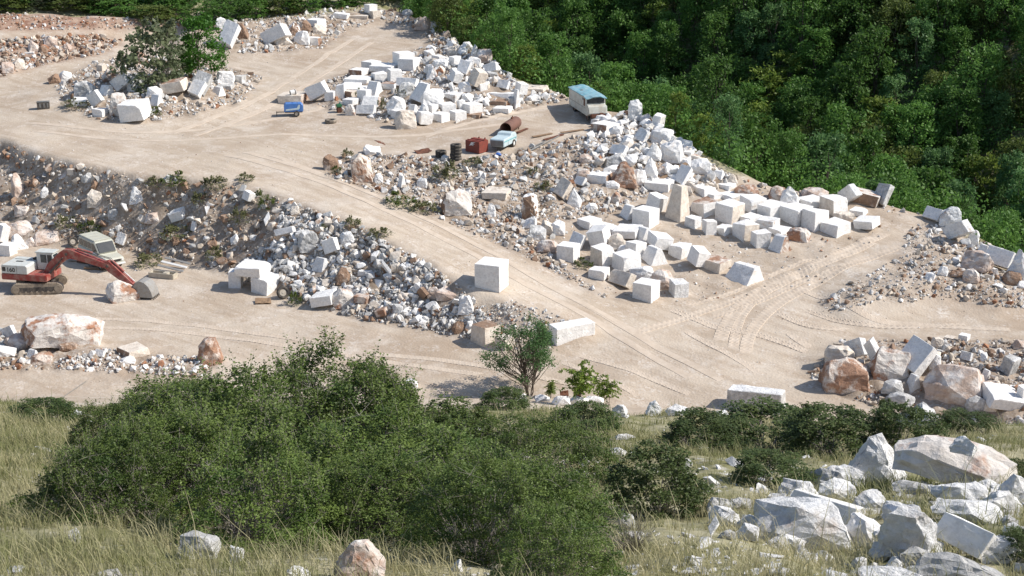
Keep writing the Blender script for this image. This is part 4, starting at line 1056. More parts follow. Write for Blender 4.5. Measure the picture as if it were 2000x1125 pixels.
def shrub_meshes(name, nc, nl, ls, lm, seed, clr=.16, sprigs=60, twr=.012, twigs=90, top=.55, prof_z0=.02, asp=.6, bare=0, shoot=.14, spc=.62):
    """unit shrub: radius .5, height 1; separate leafy lobes of several sizes with dark gaps between, scaled per plant"""
    rnd = random.Random(seed); c = []; rad = []
    for q in crown_clumps(.47, .43, prof_z0, .92, nc * 6, rnd, top, 9):
        r = clr * rnd.uniform(.55, 1.25)
        if all((q[0] - p[0]) ** 2 + (q[1] - p[1]) ** 2 + (q[2] - p[2]) ** 2 > (spc * (r + k)) ** 2 for p, k in zip(c, rad)): c.append(q); rad.append(r)
        if len(c) >= nc: break
    c = np.array(c); rad = np.array(rad); nc = len(c); k = np.maximum(4, (nl * (rad / clr) ** 2)).astype(int); ci = np.repeat(np.arange(nc), k)
    d = rng.normal(size=(ci.size, 3)); d /= np.linalg.norm(d, axis=1)[:, None]; d[:, 2] = np.abs(d[:, 2]) * 1.1 - .35
    lump = 1 + .35 * np.sin(d[:, 0] * 7 + ci) * np.sin(d[:, 1] * 7 + ci * 2)
    pts_ = [c[ci] + d * (rad[ci] * lump * rng.uniform(.35, 1.1, ci.size) ** .6)[:, None]]; tones = [rng.uniform(0, 1, nc)[ci] * .6 + rng.random(ci.size) * .4]; segs = []; T = []
    for i in range(twigs):
        ti = rnd.randrange(nc); T.append(ti); segs += branch((0, 0, -.05), c[ti], twr, twr * .25, 4, .06, rnd)
    for i in range(sprigs):                                  # thin upright shoots breaking the outline
        a = max(rnd.sample(T, min(3, len(T))), key=lambda k_: c[k_][2]); q = Vector(c[a]) + Vector((rnd.uniform(-1, 1), rnd.uniform(-1, 1), .6)) * rad[a] * .8; e = q + Vector((rnd.uniform(-.06, .06), rnd.uniform(-.06, .06), rnd.uniform(.4, 1) * shoot)); segs.append((Vector(c[a]), q, twr * .3, twr * .2)); segs.append((q, e, twr * .25, twr * .1))
        m_ = 24; t = rng.random(m_)[:, None]; pts_.append(np.array(q[:]) * (1 - t) + np.array(e[:]) * t + rng.normal(size=(m_, 3)) * .010); tones.append(rng.uniform(.5, 1, m_))
    cc = np.concatenate(pts_); tt = np.concatenate(tones)
    V, Fc = leaves(cc, ls, .35, asp); leaf = mesh_np(name + '_foliage', V, Fc, M[lm], np.repeat(tt, 4))
    for i in range(bare):
        q = Vector(c[rnd.randrange(nc)]) * 1.06; p = Vector((0, 0, -.05)); br = branch(p, q, twr * .8, twr * .25, 5, .06, rnd); segs += br
        for s in br[2:]:
            for _ in range(3): segs.append((s[1], s[1] + Vector((rnd.uniform(-.12, .12), rnd.uniform(-.12, .12), rnd.uniform(-.02, .1))), twr * .35, twr * .12))
    V, Fc = tubes(segs, 4); return leaf, mesh_np(name + '_twigs', V, Fc, M['twig'])
def plant_shrub(name, meshes, u, v, wpx, hpx, label, group, cat='shrub', rz=None, asp_d=1.0, back=.35):
    g = hit1(u, v); q = ppm(g); s, h = wpx / q, hpx / q
    y = g.y + back * s * asp_d; x = g.x * y / g.y; z = hz(x, y)
    z = min(z, g.z + .3 * h)
    r = empty(name, (x, y, z - .03 * h), rng.uniform(0, 6.28) if rz is None else rz, label=label, cat=cat, group=group); r.scale = (s * 1.08, s * asp_d, h * 1.02)
    link('foliage', meshes[0], r); link('stems', meshes[1], r); return r
SB = [shrub_meshes('shrub', 150, 430, .017, 'shrub', 70 + i, .094, 240, .0042, 110, (.5, .6, .7)[i], bare=(26, 10, 16)[i], shoot=.22, spc=.78) for i in range(4 - 1)]
for u, v, wp, hp, i, lab in [
    (285, 1035, 280, 250, 0, 'left low part of the bush thicket, beside the dry grass'), (430, 985, 430, 325, 1, 'tallest shrub of the left bush thicket'),
    (620, 950, 380, 300, 2, 'tall shrub right of the tallest one, topped with thin shoots'), (840, 950, 420, 215, 0, 'broad shrub in the middle of the big thicket'),
    (1010, 965, 250, 195, 1, 'rounded shrub at the right end of the big thicket'), (490, 1075, 340, 240, 2, 'shrub above the pale stones at the thicket foot'),
    (935, 1115, 320, 250, 1, 'low shrub right of the pointed rust boulder'), (1045, 1150, 240, 200, 0, 'low shrub at the bottom beside the dead grey bush'),
    (720, 1030, 420, 260, 1, 'dense shrub behind the pointed rust boulder'), (330, 900, 300, 150, 2, 'shrub at the back of the thicket near the giant boulder'),
    (700, 1075, 300, 190, 0, 'leafy shrub left of the pointed rust boulder\'s top'), (330, 1040, 300, 230, 1, 'shaded shrub low in the left of the thicket'), (760, 960, 300, 250, 2, 'shrub in the middle of the thicket skyline'), (520, 960, 300, 290, 0, 'shrub between the two tallest of the thicket'), (1010, 1080, 260, 200, 0, 'shrub low at the thicket right end'), (215, 990, 150, 130, 1, 'dark low shrub at the thicket left foot'), (930, 940, 280, 180, 0, 'shrub below the small tree at the thicket right'),
    (215, 920, 170, 130, 2, 'small shrub at the thicket far left by the dry grass'), (960, 1060, 300, 190, 2, 'shrub filling the thicket gap above the low ones')]:
    plant_shrub('shrub', SB[i], u, v, wp, hp * (.76 if u > 800 and v < 1000 else .88), lab, 'shrubs of the big thicket')
SM = [shrub_meshes('shrub', 80, 260, .030, 'scrub', 90 + i, .12, 50, .007, 40) for i in range(3)]
for u, v, wp, hp, i, lab in [(1285, 1010, 210, 140, 0, 'single round green bush standing in the dry grass'), (1480, 955, 180, 62, 1, 'low flat bush left of the boulder group'),
    (1345, 882, 190, 74, 1, 'low green bush on the crest left of the weeds'), (1500, 893, 250, 70, 2, 'long green bush in front of the grey block'),
    (1630, 898, 220, 95, 0, 'green bush left of the tall pointed boulder'), (1745, 880, 160, 90, 1, 'green bush behind the biggest near boulder'),
    (1880, 850, 130, 40, 1, 'low green bush below the right heap'), (1985, 1105, 110, 60, 0, 'low bush at the right bottom corner'),
    (1985, 940, 60, 50, 1, 'small bush at the right border'), (1130, 850, 150, 60, 2, 'low bush on the crest below the small tree'), (980, 800, 110, 45, 2, 'low shrub at the crest end of the thicket'),
    (1720, 830, 40, 55, 2, 'upright tuft-like bush behind the grey pointed boulder'), (100, 830, 140, 40, 2, 'low olive bush at the left by the dry grass')]:
    plant_shrub('shrub', SM[i], u, v, wp, hp, lab, 'single bushes of the near slope')
dead = shrub_meshes('dead_bush', 120, 4, .012, 'dry', 123, .1, 40, .004, 260)
plant_shrub('dead_bush', dead, 1235, 1080, 120, 110, 'grey leafless dead bush beside the thicket', None)
# far shrubs and island growth
SF = [shrub_meshes('far_shrub', 46, 90, .07, ('leaf_olive', 'leaf_mid', 'leaf_grey', 'leaf_dark')[i], 130 + i, .17, 24, .012, 20) for i in range(4)]
plant_shrub('shrub', SF[2], 326, 166, 126, 122, 'grey-green bush on the stony island', None)
gt = tree_meshes('bright_tree', 5.2, 2.0, .6, 120, 40, .24, 'bright', 150, .42, .55, trunk_r=.1)
plant_tree('tree', gt, hit1(390, 156), 1.32, 1, 'bright green tree beside the grey-green bush on the island', 'tree', None)
k = 0
for u, v, wp, hp, i in [(20, 26, 90, 34, 0), (70, 24, 70, 26, 2), (130, 26, 110, 34, 0), (190, 30, 60, 22, 3), (240, 34, 90, 32, 1), (300, 40, 90, 34, 0), (345, 42, 90, 38, 1), (395, 44, 90, 44, 3), (450, 40, 90, 44, 3), (500, 36, 80, 40, 1), (550, 30, 80, 38, 0), (600, 24, 80, 36, 1), (650, 16, 80, 34, 3), (700, 12, 70, 32, 1), (760, 12, 80, 36, 3), (815, 16, 80, 40, 1), (860, 36, 80, 50, 3), (890, 66, 70, 50, 3), (920, 90, 60, 40, 1), (30, 8, 100, 30, 3), (110, 6, 90, 24, 1), (200, 12, 90, 26, 3), (280, 14, 100, 32, 1), (360, 12, 110, 36, 3), (440, 8, 100, 30, 1), (520, 6, 100, 30, 3)]:
    plant_shrub('shrub', SF[i], u, v, wp, hp, ('olive', 'fresh green', 'grey-green', 'dark green')[i] + ' shrub on the slope above the far edge of the quarry', ('olive', 'fresh green', 'grey-green', 'dark green')[i] + ' shrubs above the quarry', back=.2)
# small multi-stemmed tree at the junction
st = tree_meshes('small_tree', 3.6, 1.55, 1.0, 62, 120, .10, 'leaf_blue', 163, .30, .62, trunk_r=.035, limbs=20, stems=6, asp=.5)
g = hit1(1035, 772); plant_tree('small_tree', st, g, 150 / ppm(g) / 3.6, .4, 'small dark green tree with several thin stems on the crest', 'tree', None)
def sapling(u, v, hpx, seed, label):
    rnd = random.Random(seed); g = hit1(u, v); h = hpx / ppm(g); pts_, stems = [], []
    for s in range(4):
        segs = []; stems.append(segs)
        top = Vector((rnd.uniform(-.45, .45) * h, rnd.uniform(-.2, .2) * h, h * rnd.uniform(.6, 1))); segs += branch((0, 0, -.1), top, .02, .008, 4, .03, rnd)
        for f in range(16):
            t = rnd.uniform(.35, 1); b = top * t; a = rnd.uniform(0, 6.28); L_ = h * rnd.uniform(.16, .28); e = b + Vector((math.cos(a) * L_, math.sin(a) * L_, -L_ * rnd.uniform(.0, .5)))
            m_ = b.lerp(e, .5) + Vector((0, 0, L_ * .2)); segs += [(b, m_, .005, .004), (m_, e, .004, .002)]
            for q in range(22):
                tt = (q + 1) / 22; c = b.lerp(m_, tt * 2) if tt < .5 else m_.lerp(e, tt * 2 - 1); pts_.append(c + Vector((rnd.uniform(-.06, .06), rnd.uniform(-.06, .06), rnd.uniform(-.05, .01))) * (h / 2))
    V, Fc = leaves(np.array([p[:] for p in pts_]), .14 * h / 2, .3, .5); r = empty('sapling', g, 0, label=label, cat='sapling', group='yellow-green saplings on the crest')
    link('foliage', mesh_np('sapling_foliage', V, Fc, M['leaf_yel'], np.repeat(rng.random(len(pts_)), 4)), r)
    for sg in stems: V, Fc = tubes(sg, 4); link('stem', mesh_np('sapling_stem', V, Fc, M['twig']), r)
sapling(1130, 792, 100, 5, 'tall yellow-green sapling with drooping leaves beside the rusty scrap'); sapling(1190, 792, 75, 8, 'shorter yellow-green sapling right of the taller one'); sapling(1075, 778, 45, 9, 'small yellow-green sapling at the foot of the small tree')
# weeds on the slopes
WD = [shrub_meshes('weed', 26, 26, .075, ('weed', 'leaf_olive')[i], 170 + i, .17, 40, .008, 20, shoot=.4) for i in range(2)]
for u, v, wp, hp, i, lab in [(305, 368, 45, 18, 0, 'weed under the road edge at the face top'), (350, 365, 55, 22, 1, 'green weed at the top of the quarry face'), (420, 372, 60, 26, 0, 'wide weed at the top of the face'), (515, 412, 40, 36, 1, 'green bush-like weed on the face above the portal'),
    (480, 355, 40, 16, 0, 'weed on the road edge above the rubble slope'), (290, 520, 60, 26, 0, 'weed right of the van at the face foot'), (345, 470, 70, 26, 0, 'dry weed in the middle of the face'), (420, 510, 40, 26, 0, 'weed left of the portal'), (575, 596, 40, 26, 1, 'white-flowered weed beside the truck wheel'),
    (690, 450, 40, 24, 0, 'weed at the top of the rubble slope'), (740, 465, 50, 18, 0, 'weed at the road edge above the rubble'), (632, 450, 20, 12, 1, 'small weed in the rubble slope'), (655, 340, 24, 16, 1, 'green weed under the dark boulder at the fork'), (678, 310, 28, 18, 0, 'grassy weed at the fork'), (870, 352, 60, 34, 0, 'weed in the gravel bank below the tyres'), (780, 400, 60, 22, 1, 'weed low on the bank by the road'),
    (830, 415, 60, 20, 0, 'weed beside the haul road bank'), (925, 322, 50, 12, 0, 'weeds below the red box'), (1060, 372, 40, 18, 0, 'weed on the earth bank'), (1040, 340, 30, 14, 0, 'small weed on the earth bank top'), (200, 300, 0, 0, 0, ''), (150, 212, 60, 14, 0, 'weeds at the island left'), (300, 225, 50, 12, 1, 'weeds at the island front'), (745, 215, 20, 24, 0, 'grass tuft between the heap blocks'), (785, 190, 30, 22, 0, 'grass between the heap blocks'), (700, 195, 14, 22, 1, 'grass tuft beside the heap square block'), (1140, 520, 40, 14, 1, 'weed at the foot of the first yard blocks'), (1005, 520, 0, 0, 0, ''), (175, 462, 50, 24, 1, 'weed above the van'), (130, 450, 50, 26, 0, 'weed left above the van'), (470, 440, 40, 30, 0, 'dry weed in the face above the portal'), (390, 400, 40, 24, 0, 'weed in the right half of the face')]:
    if wp: plant_shrub('weed', WD[i], u, v, wp, hp * .8, lab, 'weeds growing on the rubble slopes', 'weed', back=.1)
# dry grass on the near slope
n = 420000; az = rng.uniform(R(-34), R(34), n); d = 10 + 46 * rng.random(n) ** .75; x, y = np.sin(az) * d, np.cos(az) * d
dens = .8 * fbm(x, y, .5, 3, 21) + .55 * fbm(x, y, 2.9, 2, 23); uu = 1000 + FPX * np.tan(az)
keep = (dens > .03 - .16 * (uu < 260) - .25 * rng.random(n) ** 3) & (rng.random(n) < np.where(uu < 250, 1, .85)); x, y, d, dens = x[keep], y[keep], d[keep], dens[keep]; z = hgt(x, y); n = x.size
hgh = rng.uniform(.07, .25, n) * (1 + 1.2 * np.clip(dens, 0, .6)) * np.where(rng.random(n) < .03, 2.4, 1) * np.where(uu[keep] < 260, 1.2, 1); hgh *= np.where(d > 44, .7, 1)
a = rng.uniform(0, 6.28, n); lean = rng.uniform(.1, 1.1, n) * hgh; wd = .0026 + d * .00016
p0 = np.stack([x, y, z - .02], 1); dr = np.stack([np.cos(a), np.sin(a), 0 * a], 1); sdv = np.stack([-np.sin(a), np.cos(a), 0 * a], 1) * wd[:, None]
p1 = p0 + dr * (lean * .35)[:, None] + np.array([0, 0, 1]) * (hgh * .6)[:, None]; p2 = p0 + dr * lean[:, None] + np.array([0, 0, 1]) * (hgh * .95)[:, None]
V = np.stack([p0 - sdv, p0 + sdv, p1 + sdv * .8, p1 - sdv * .8, p2 + sdv * .2, p2 - sdv * .2], 1).reshape(-1, 3); o = (np.arange(n) * 6)[:, None]
Fc = np.concatenate([o + np.array([0, 1, 2, 3]), o + np.array([3, 2, 4, 5])]); tone = np.clip(.42 + 1.0 * fbm(x, y, .3, 3, 31) + .8 * vnoise(x * 3, y * 3, 33) + rng.normal(size=n) * .2, 0, 1)
tag(link('dry_grass', mesh_np('dry_grass', V, Fc, M['dry'], np.repeat(tone, 6))), 'dry yellow and green grass over the near slope', 'grass', kind='stuff')
# loose white stones in that grass
u = rng.uniform(-40, 2050, 2600); v = 800 + 330 * rng.random(2600) ** .8; x, y, z, ok = hit(u, v, 0, 6); ok &= (fbm(x, y, .5, 3, 41) > .02) & (y < 60); u = u[ok]; x, y, z = x[ok], y[ok], z[ok]; n = x.size
sz = np.minimum(.035 * (1 - rng.random(n)) ** (-1 / 1.5), .3) * np.clip(y / 22, .8, 1.6); V, Fc = ROCKS[3]
P_ = np.einsum('nij,kj->nki', rotm(n), V) * sz[:, None, None] * np.array([1.3, 1.1, .8]) + np.stack([x, y, z + .1 * sz], 1)[:, None]
tag(link('limestone_chips', mesh_np('limestone_chips', P_.reshape(-1, 3), (Fc[None] + (np.arange(n) * len(V))[:, None, None]).reshape(-1, 3), M['h'])), 'small white limestone chips scattered in the dry grass', 'rubble', kind='stuff')

# ------------------------------------------------------------------ machines and scrap (local axes: x forward, y left, z up)
class MB:
    def __init__(s): s.bm = bmesh.new()
    def box(s, c, d, bev=.03, rz=0, rx=0, ry=0):
        m = Matrix.Translation(c) @ Matrix.Rotation(rz, 4, 'Z') @ Matrix.Rotation(ry, 4, 'Y') @ Matrix.Rotation(rx, 4, 'X') @ Matrix.Diagonal((*d, 1))
        r = bmesh.ops.create_cube(s.bm, size=1, matrix=m)
        if bev:
            es = {e for v in r['verts'] for e in v.link_edges}; bmesh.ops.bevel(s.bm, geom=list(es), offset=bev, segments=2, affect='EDGES', clamp_overlap=True)
        return s
    def prism(s, prof, y0, y1, bev=.02, ax='y'):
        f = (lambda x, z, y: (x, y, z)) if ax == 'y' else (lambda x, z, y: (y, x, z))
        a = [s.bm.verts.new(f(x, z, y0)) for x, z in prof]; b = [s.bm.verts.new(f(x, z, y1)) for x, z in prof]; n = len(prof)
        fs = [s.bm.faces.new(a), s.bm.faces.new(b[::-1])] + [s.bm.faces.new((a[i], b[i], b[(i + 1) % n], a[(i + 1) % n])) for i in range(n)]
        bmesh.ops.recalc_face_normals(s.bm, faces=fs)
        if bev: bmesh.ops.bevel(s.bm, geom=list({e for q in fs for e in q.edges}), offset=bev, segments=1, affect='EDGES', clamp_overlap=True)
        return s
    def cyl(s, p, q, r, r2=None, n=18, caps=True):
        p, q = Vector(p), Vector(q); d = q - p; m = Matrix.Translation((p + q) / 2) @ d.to_track_quat('Z', 'Y').to_matrix().to_4x4()
        bmesh.ops.create_cone(s.bm, cap_ends=caps, segments=n, radius1=r, radius2=r if r2 is None else r2, depth=d.length, matrix=m); return s
    def lathe(s, prof, m=Matrix(), n=28):
        rows = [[s.bm.verts.new(m @ Vector((r * math.cos(6.28319 * i / n), r * math.sin(6.28319 * i / n), z))) for i in range(n)] for r, z in prof]
        k = len(rows); fs = []
        for a in range(k):
            A_, B_ = rows[a], rows[(a + 1) % k]
            for i in range(n): fs.append(s.bm.faces.new((A_[i], A_[(i + 1) % n], B_[(i + 1) % n], B_[i])))
        bmesh.ops.recalc_face_normals(s.bm, faces=fs); return s
    def done(s, name, m, parent=None, smooth=False):
        me = bpy.data.meshes.new(name); s.bm.normal_update()
        if smooth:
            for f in s.bm.faces: f.smooth = True
        s.bm.to_mesh(me); s.bm.free(); me.materials.append(M[m]); return link(name, me, parent)
def tyre_prof(R_, w, ri): return [(ri, -w * .36), (ri * 1.02, -w * .45), (R_ * .93, -w * .5), (R_, -w * .38), (R_ * .985, -w * .12), (R_, 0), (R_ * .985, w * .12), (R_, w * .38), (R_ * .93, w * .5), (ri * 1.02, w * .45), (ri, w * .36)]
def wheel(parent, c, R_, w, axis=(0, 1, 0), rim='rim', name='wheel'):
    m = Matrix.Translation(c) @ Vector(axis).to_track_quat('Z', 'X').to_matrix().to_4x4()
    t = MB().lathe(tyre_prof(R_, w, R_ * .58), m).done(name, 'rubber', parent, True)
    MB().cyl(m @ Vector((0, 0, -w * .3)), m @ Vector((0, 0, w * .3)), R_ * .57).cyl(m @ Vector((0, 0, w * .28)), m @ Vector((0, 0, w * .42)), R_ * .2).done('rim', rim, t); return t
def letters(txt, size, m, matn, parent, name):
    c = bpy.data.curves.new(name, 'FONT'); c.body = txt; c.size = size; c.extrude = .008; c.offset = size * .012; o = bpy.data.objects.new(name, c); COL.objects.link(o)
    bpy.context.view_layer.update(); me = bpy.data.meshes.new_from_object(o.evaluated_get(bpy.context.evaluated_depsgraph_get())); bpy.data.objects.remove(o)
    me.transform(m); me.materials.clear(); me.materials.append(M[matn]); return link(name, me, parent)

# excavator
g = hit1(79, 565); yh = R(-11)
ex = empty('excavator', (g.x, g.y, g.z), yh, label='red and white tracked excavator numbered 160, its arm reaching to the ground', cat='excavator')
dt = R(8) - yh
for y in (-1.12, 1.12):
    pr = []
    for i in range(9): a = R(90 + 180 * i / 8); pr.append((-1.62 + .42 * math.cos(a), .44 + .42 * math.sin(a)))
    for i in range(9): a = R(-90 + 180 * i / 8); pr.append((1.62 + .42 * math.cos(a), .44 + .42 * math.sin(a)))
    t = MB().prism(pr, y - .27, y + .27, .03); 
    for i in range(26):                                  # track shoes
        x = -1.6 + 3.2 * i / 25
        t.box((x, y, .87), (.09, .54, .05), 0); t.box((x, y, .03), (.09, .54, .05), 0)
    o = t.done('track', 'track', ex); o.rotation_euler = (0, 0, dt)
    s_ = MB().prism([(-1.62, .62), (-1.85, .44), (-1.62, .2), (1.62, .2), (1.85, .44), (1.62, .62)], y - .285, y + .285, .02).done('track_frame', 'dark', o)
    rl = MB()
    for i in range(7): rl.cyl((-1.3 + i * .43, y - .31, .2), (-1.3 + i * .43, y + .31, .2), .09, n=12)
    for x in (-1.62, 1.62): rl.cyl((x, y - .32, .44), (x, y + .32, .44), .27, n=16)
    rl.done('rollers', 'track', o)
o = MB().box((0, 0, .62), (2.2, 1.9, .4), .05).cyl((0, 0, .8), (0, 0, 1.06), .75).done('undercarriage', 'dark', ex); o.rotation_euler = (0, 0, dt)
MB().box((-.62, 0, 1.33), (3.95, 2.5, .52), .05).done('turntable', 'red', ex)
h = MB().prism([(-2.55, 1.6), (-2.55, 2.2), (-2.45, 2.32), (-.42, 2.32), (-.30, 2.2), (-.30, 1.6)], -1.22, 1.22, .03).done('engine_cover', 'cabwhite', ex)
MB().box((-1.5, -.1, 2.335), (.6, .22, .03), .01).box((-1.5, .5, 2.33), (1.5, .04, .03), 0).box((-.45, .75, 2.40), (.5, .5, .14), .03).done('vent', 'black', h)
MB().box((-2.32, -1.225, 1.97), (.28, .02, .34), 0).done('grille', 'black', h); MB().box((-1.2, -1.222, 1.95), (.03, .02, .62), 0).box((-.29, 0, 2.0), (.02, .05, .5), 0).done('panel_gap', 'grey', h)
letters('160', .50, Matrix.Translation((-2.10, -1.235, 1.76)) @ Matrix.Rotation(R(90), 4, 'X'), 'black', h, 'number')
cb = MB().prism([(-.25, 1.6), (-.25, 3.02), (1.15, 3.02), (1.28, 2.3), (1.2, 1.6)], .32, 1.24, .04).done('cab', 'cabwhite', ex)
MB().box((.48, .78, 3.05), (1.62, 1.08, .09), .03).done('cab_roof', 'cabwhite', cb)
MB().prism([(.12, 2.2), (.12, 2.86), (.62, 2.86), (.62, 2.2)], .300, .335, 0).done('side_window', 'glass', cb); MB().prism([(.72, 2.2), (.72, 2.86), (1.06, 2.86), (1.13, 2.2)], .300, .335, 0).done('side_window', 'glass', cb)
MB().box((1.21, .78, 2.55), (.05, .74, .62), 0, ry=R(-10)).done('windscreen', 'glass', cb)
MB().box((.9, .78, 1.75), (.9, .8, .3), .03).done('cab_step', 'dark', ex)
bl, br = -.26, .26
MB().prism([(.55, 1.5), (.95, 2.25), (2.15, 3.35), (2.55, 3.60), (3.1, 3.62), (3.8, 3.36), (6.35, 2.55), (6.5, 2.3), (6.25, 2.13), (3.75, 2.72), (3.0, 2.85), (2.65, 2.72), (1.45, 1.8), (1.2, 1.45)], bl, br, .03).done('boom', 'red', ex)
a_ = MB().prism([(5.85, 2.75), (6.3, 2.85), (6.75, 2.45), (8.55, .78), (8.6, .5), (8.35, .42), (6.2, 1.9), (5.9, 2.3)], -.22, .22, .03).done('stick', 'red', ex)
MB().cyl((3.6, .0, 3.62), (4.9, 0, 3.36), .1).done('cylinder', 'red', ex); MB().cyl((4.9, 0, 3.36), (5.95, 0, 2.82), .05).done('piston_rod', 'chrome', ex)
MB().cyl((6.5, 0, 2.85), (7.5, 0, 1.95), .09).done('cylinder', 'red', ex); MB().cyl((7.5, 0, 1.95), (8.3, 0, 1.2), .045).done('piston_rod', 'chrome', ex)
for y in (-.42, .42): MB().cyl((1.15, y, 1.5), (1.95, y, 2.35), .09).cyl((1.95, y, 2.35), (2.5, y, 2.95), .05).done('boom_cylinder', 'dark', ex)
for p in ((2.75, 3.2), (6.2, 2.4), (8.4, .62)): MB().cyl((p[0], -.33, p[1]), (p[0], .33, p[1]), .11, n=14).done('pivot_pin', 'dark', ex)
hs = MB()
for y in (-.1, .1):
    for p, q in zip([(2.6, y, 3.68), (3.4, y, 3.72), (4.6, y, 3.4), (5.6, y, 3.15), (6.4, y, 2.98)], [(3.4, y, 3.72), (4.6, y, 3.4), (5.6, y, 3.15), (6.4, y, 2.98), (6.9, y, 2.5)]): hs.cyl(p, q, .025, n=8)
hs.done('hose', 'black', ex)
out_ = [(8.45, .95), (8.65, 1.28), (9.0, 1.42), (9.4, 1.32), (9.75, 1.0), (9.98, .5), (10.05, .08)]; inn = [(9.95, .10), (9.88, .5), (9.66, .95), (9.35, 1.22), (9.0, 1.31), (8.72, 1.2), (8.54, .92)]
bk = MB().prism(out_ + inn, -.62, .62, .01); bk = bk.done('bucket', 'steel', ex)
for y in (-.62, .62): MB().prism(out_ + [(8.62, .08), (8.45, .4)], y - .025, y + .025, .005).done('side_plate', 'steel', bk)
for i in range(5): MB().prism([(9.93, .16), (10.07, .16), (10.13, -.1)], -.55 + i * .27 - .05, -.55 + i * .27 + .05, .005).done('tooth', 'dark', bk)
MB().box((8.5, 0, .95), (.25, .5, .35), .04).done('bucket_link', 'dark', ex)

# van: prows of metal, nose and windscreen
g = hit1(199, 515); van = empty('van', (g.x, g.y, g.z), R(-49), label='pale green old van parked behind the excavator arm', cat='van')
MB().prism([(-2.35, .38), (-2.38, 1.25), (1.15, 1.25), (1.25, 1.12), (2.22, .98), (2.36, .8), (2.36, .4)], -.86, .86, .08).done('body', 'van', van)
up = MB(); prof = [(-2.34, 1.24), (-2.22, 1.95), (-2.05, 2.08), (.55, 2.1), (.72, 2.03), (1.35, 1.2)]
up.prism(prof, -.8, .8, .11); u_ = up.done('cabin', 'van', van)
rf = MB().box((-.78, 0, 2.1), (2.75, 1.5, .07), .03).done('roof', 'van', u_)
for i in range(7): MB().box((-1.9 + .38 * i, 0, 2.145), (.05, 1.35, .02), 0).done('roof_rib', 'van', rf) if i % 2 == 0 else None
MB().box((1.06, 0, 1.64), (.03, 1.36, .86), 0, ry=R(-37)).done('windscreen', 'glass', van)
for y in (-.805, .805):
    for x0, x1 in ((-2.05, -1.45), (-1.33, -.68), (-.56, .02)): MB().box(((x0 + x1) / 2, y, 1.62), (x1 - x0, .03, .5), 0).done('side_window', 'glass', van)
    MB().prism([(.16, 1.36), (.16, 1.88), (.62, 1.88), (1.08, 1.36)], y - .015, y + .015, 0).done('door_window', 'glass', van)
    MB().box((.1, y * 1.075, .85), (.025, .01, .8), 0).box((1.05, y * 1.075, .8), (.025, .01, .7), 0).done('door_gap', 'grey', van)
    MB().box((2.37, y * .84, .78), (.04, .2, .2), .02).done('headlight', 'white', van)
    for x in (-1.45, 1.5): wheel(van, (x, y * .98, .33), .33, .2)
    MB().box((.8, y * 1.17, 1.4), (.08, .16, .18), .02).done('mirror', 'black', van)
MB().box((2.37, 0, .78), (.03, 1.05, .18), 0).done('grille', 'black', van); MB().box((2.42, 0, .5), (.12, 1.78, .16), .04).done('bumper', 'white', van); MB().box((2.49, 0, .5), (.01, .5, .11), 0).done('number_plate', 'cream', van)

# derelict bus hulk
g = hit1(1148, 224); bus = empty('bus_wreck', (g.x, g.y, g.z), R(-76), label='derelict pale bus body with a sagging faded blue roof at the wood edge', cat='bus')
bd = MB().prism([(-3.6, .45), (-3.6, 2.25), (2.6, 2.25), (2.75, 1.62), (3.35, 1.5), (3.5, .75), (3.1, .45)], -1.02, 1.02, .05).done('body', 'bus', bus)
bm = bmesh.new(); nx, ny = 26, 10
V = [[bm.verts.new((-3.7 + 6.75 * i / nx, -1.1 + 2.2 * j / ny, 2.34 + .14 * math.cos((j / ny - .5) * 3) - .10 * math.exp(-((i - 7) / 3.2) ** 2 - ((j - 3) / 2.4) ** 2) + .05 * noise.noise((i * .4, j * .6, 2)) + .13 * math.exp(-(i / 2.2) ** 2 - ((j - 7) / 2) ** 2) - (.12 * max(0, i - 22) / 4 if abs(j - 5) > 2 else .02))) for j in range(ny + 1)] for i in range(nx + 1)]
for i in range(nx):
    for j in range(ny): bm.faces.new((V[i][j], V[i + 1][j], V[i + 1][j + 1], V[i][j + 1]))
r_ = bmesh.ops.extrude_face_region(bm, geom=list(bm.faces)); 
for v in r_['geom']:
    if isinstance(v, bmesh.types.BMVert): v.co.z -= .07
bmesh.ops.recalc_face_normals(bm, faces=bm.faces); me = bpy.data.meshes.new('roof'); bm.to_mesh(me); bm.free(); me.materials.append(M['busroof']); rf = link('roof', me, bus)
MB().box((-1.1, -.3, 2.40), (.5, .28, .04), .01, rz=.4).done('rust_hole', 'rust', rf)
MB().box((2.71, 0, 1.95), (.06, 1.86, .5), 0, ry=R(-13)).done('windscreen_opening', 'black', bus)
MB().box((3.42, 0, 1.08), (.08, 1.9, .62), .03, ry=R(-10)).done('front_panel', 'bus', bus)
for y in (-1.03, 1.03):
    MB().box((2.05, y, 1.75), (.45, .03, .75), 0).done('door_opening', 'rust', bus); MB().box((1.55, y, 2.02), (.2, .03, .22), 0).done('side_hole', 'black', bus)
    MB().box((-.5, y, 1.2), (6.0, .02, .04), 0).done('body_seam', 'grey', bus)
    for x in (-1.7, 2.9): wheel(bus, (x, y * .86, .42), .42, .26, rim='rust')
MB().box((0, 0, .4), (6.4, 1.5, .2), .03).box((3.45, 0, .55), (.5, 1.5, .35), .05).box((3.6, .35, .7), (.2, .4, .3), .04).done('chassis', 'rust', bus)

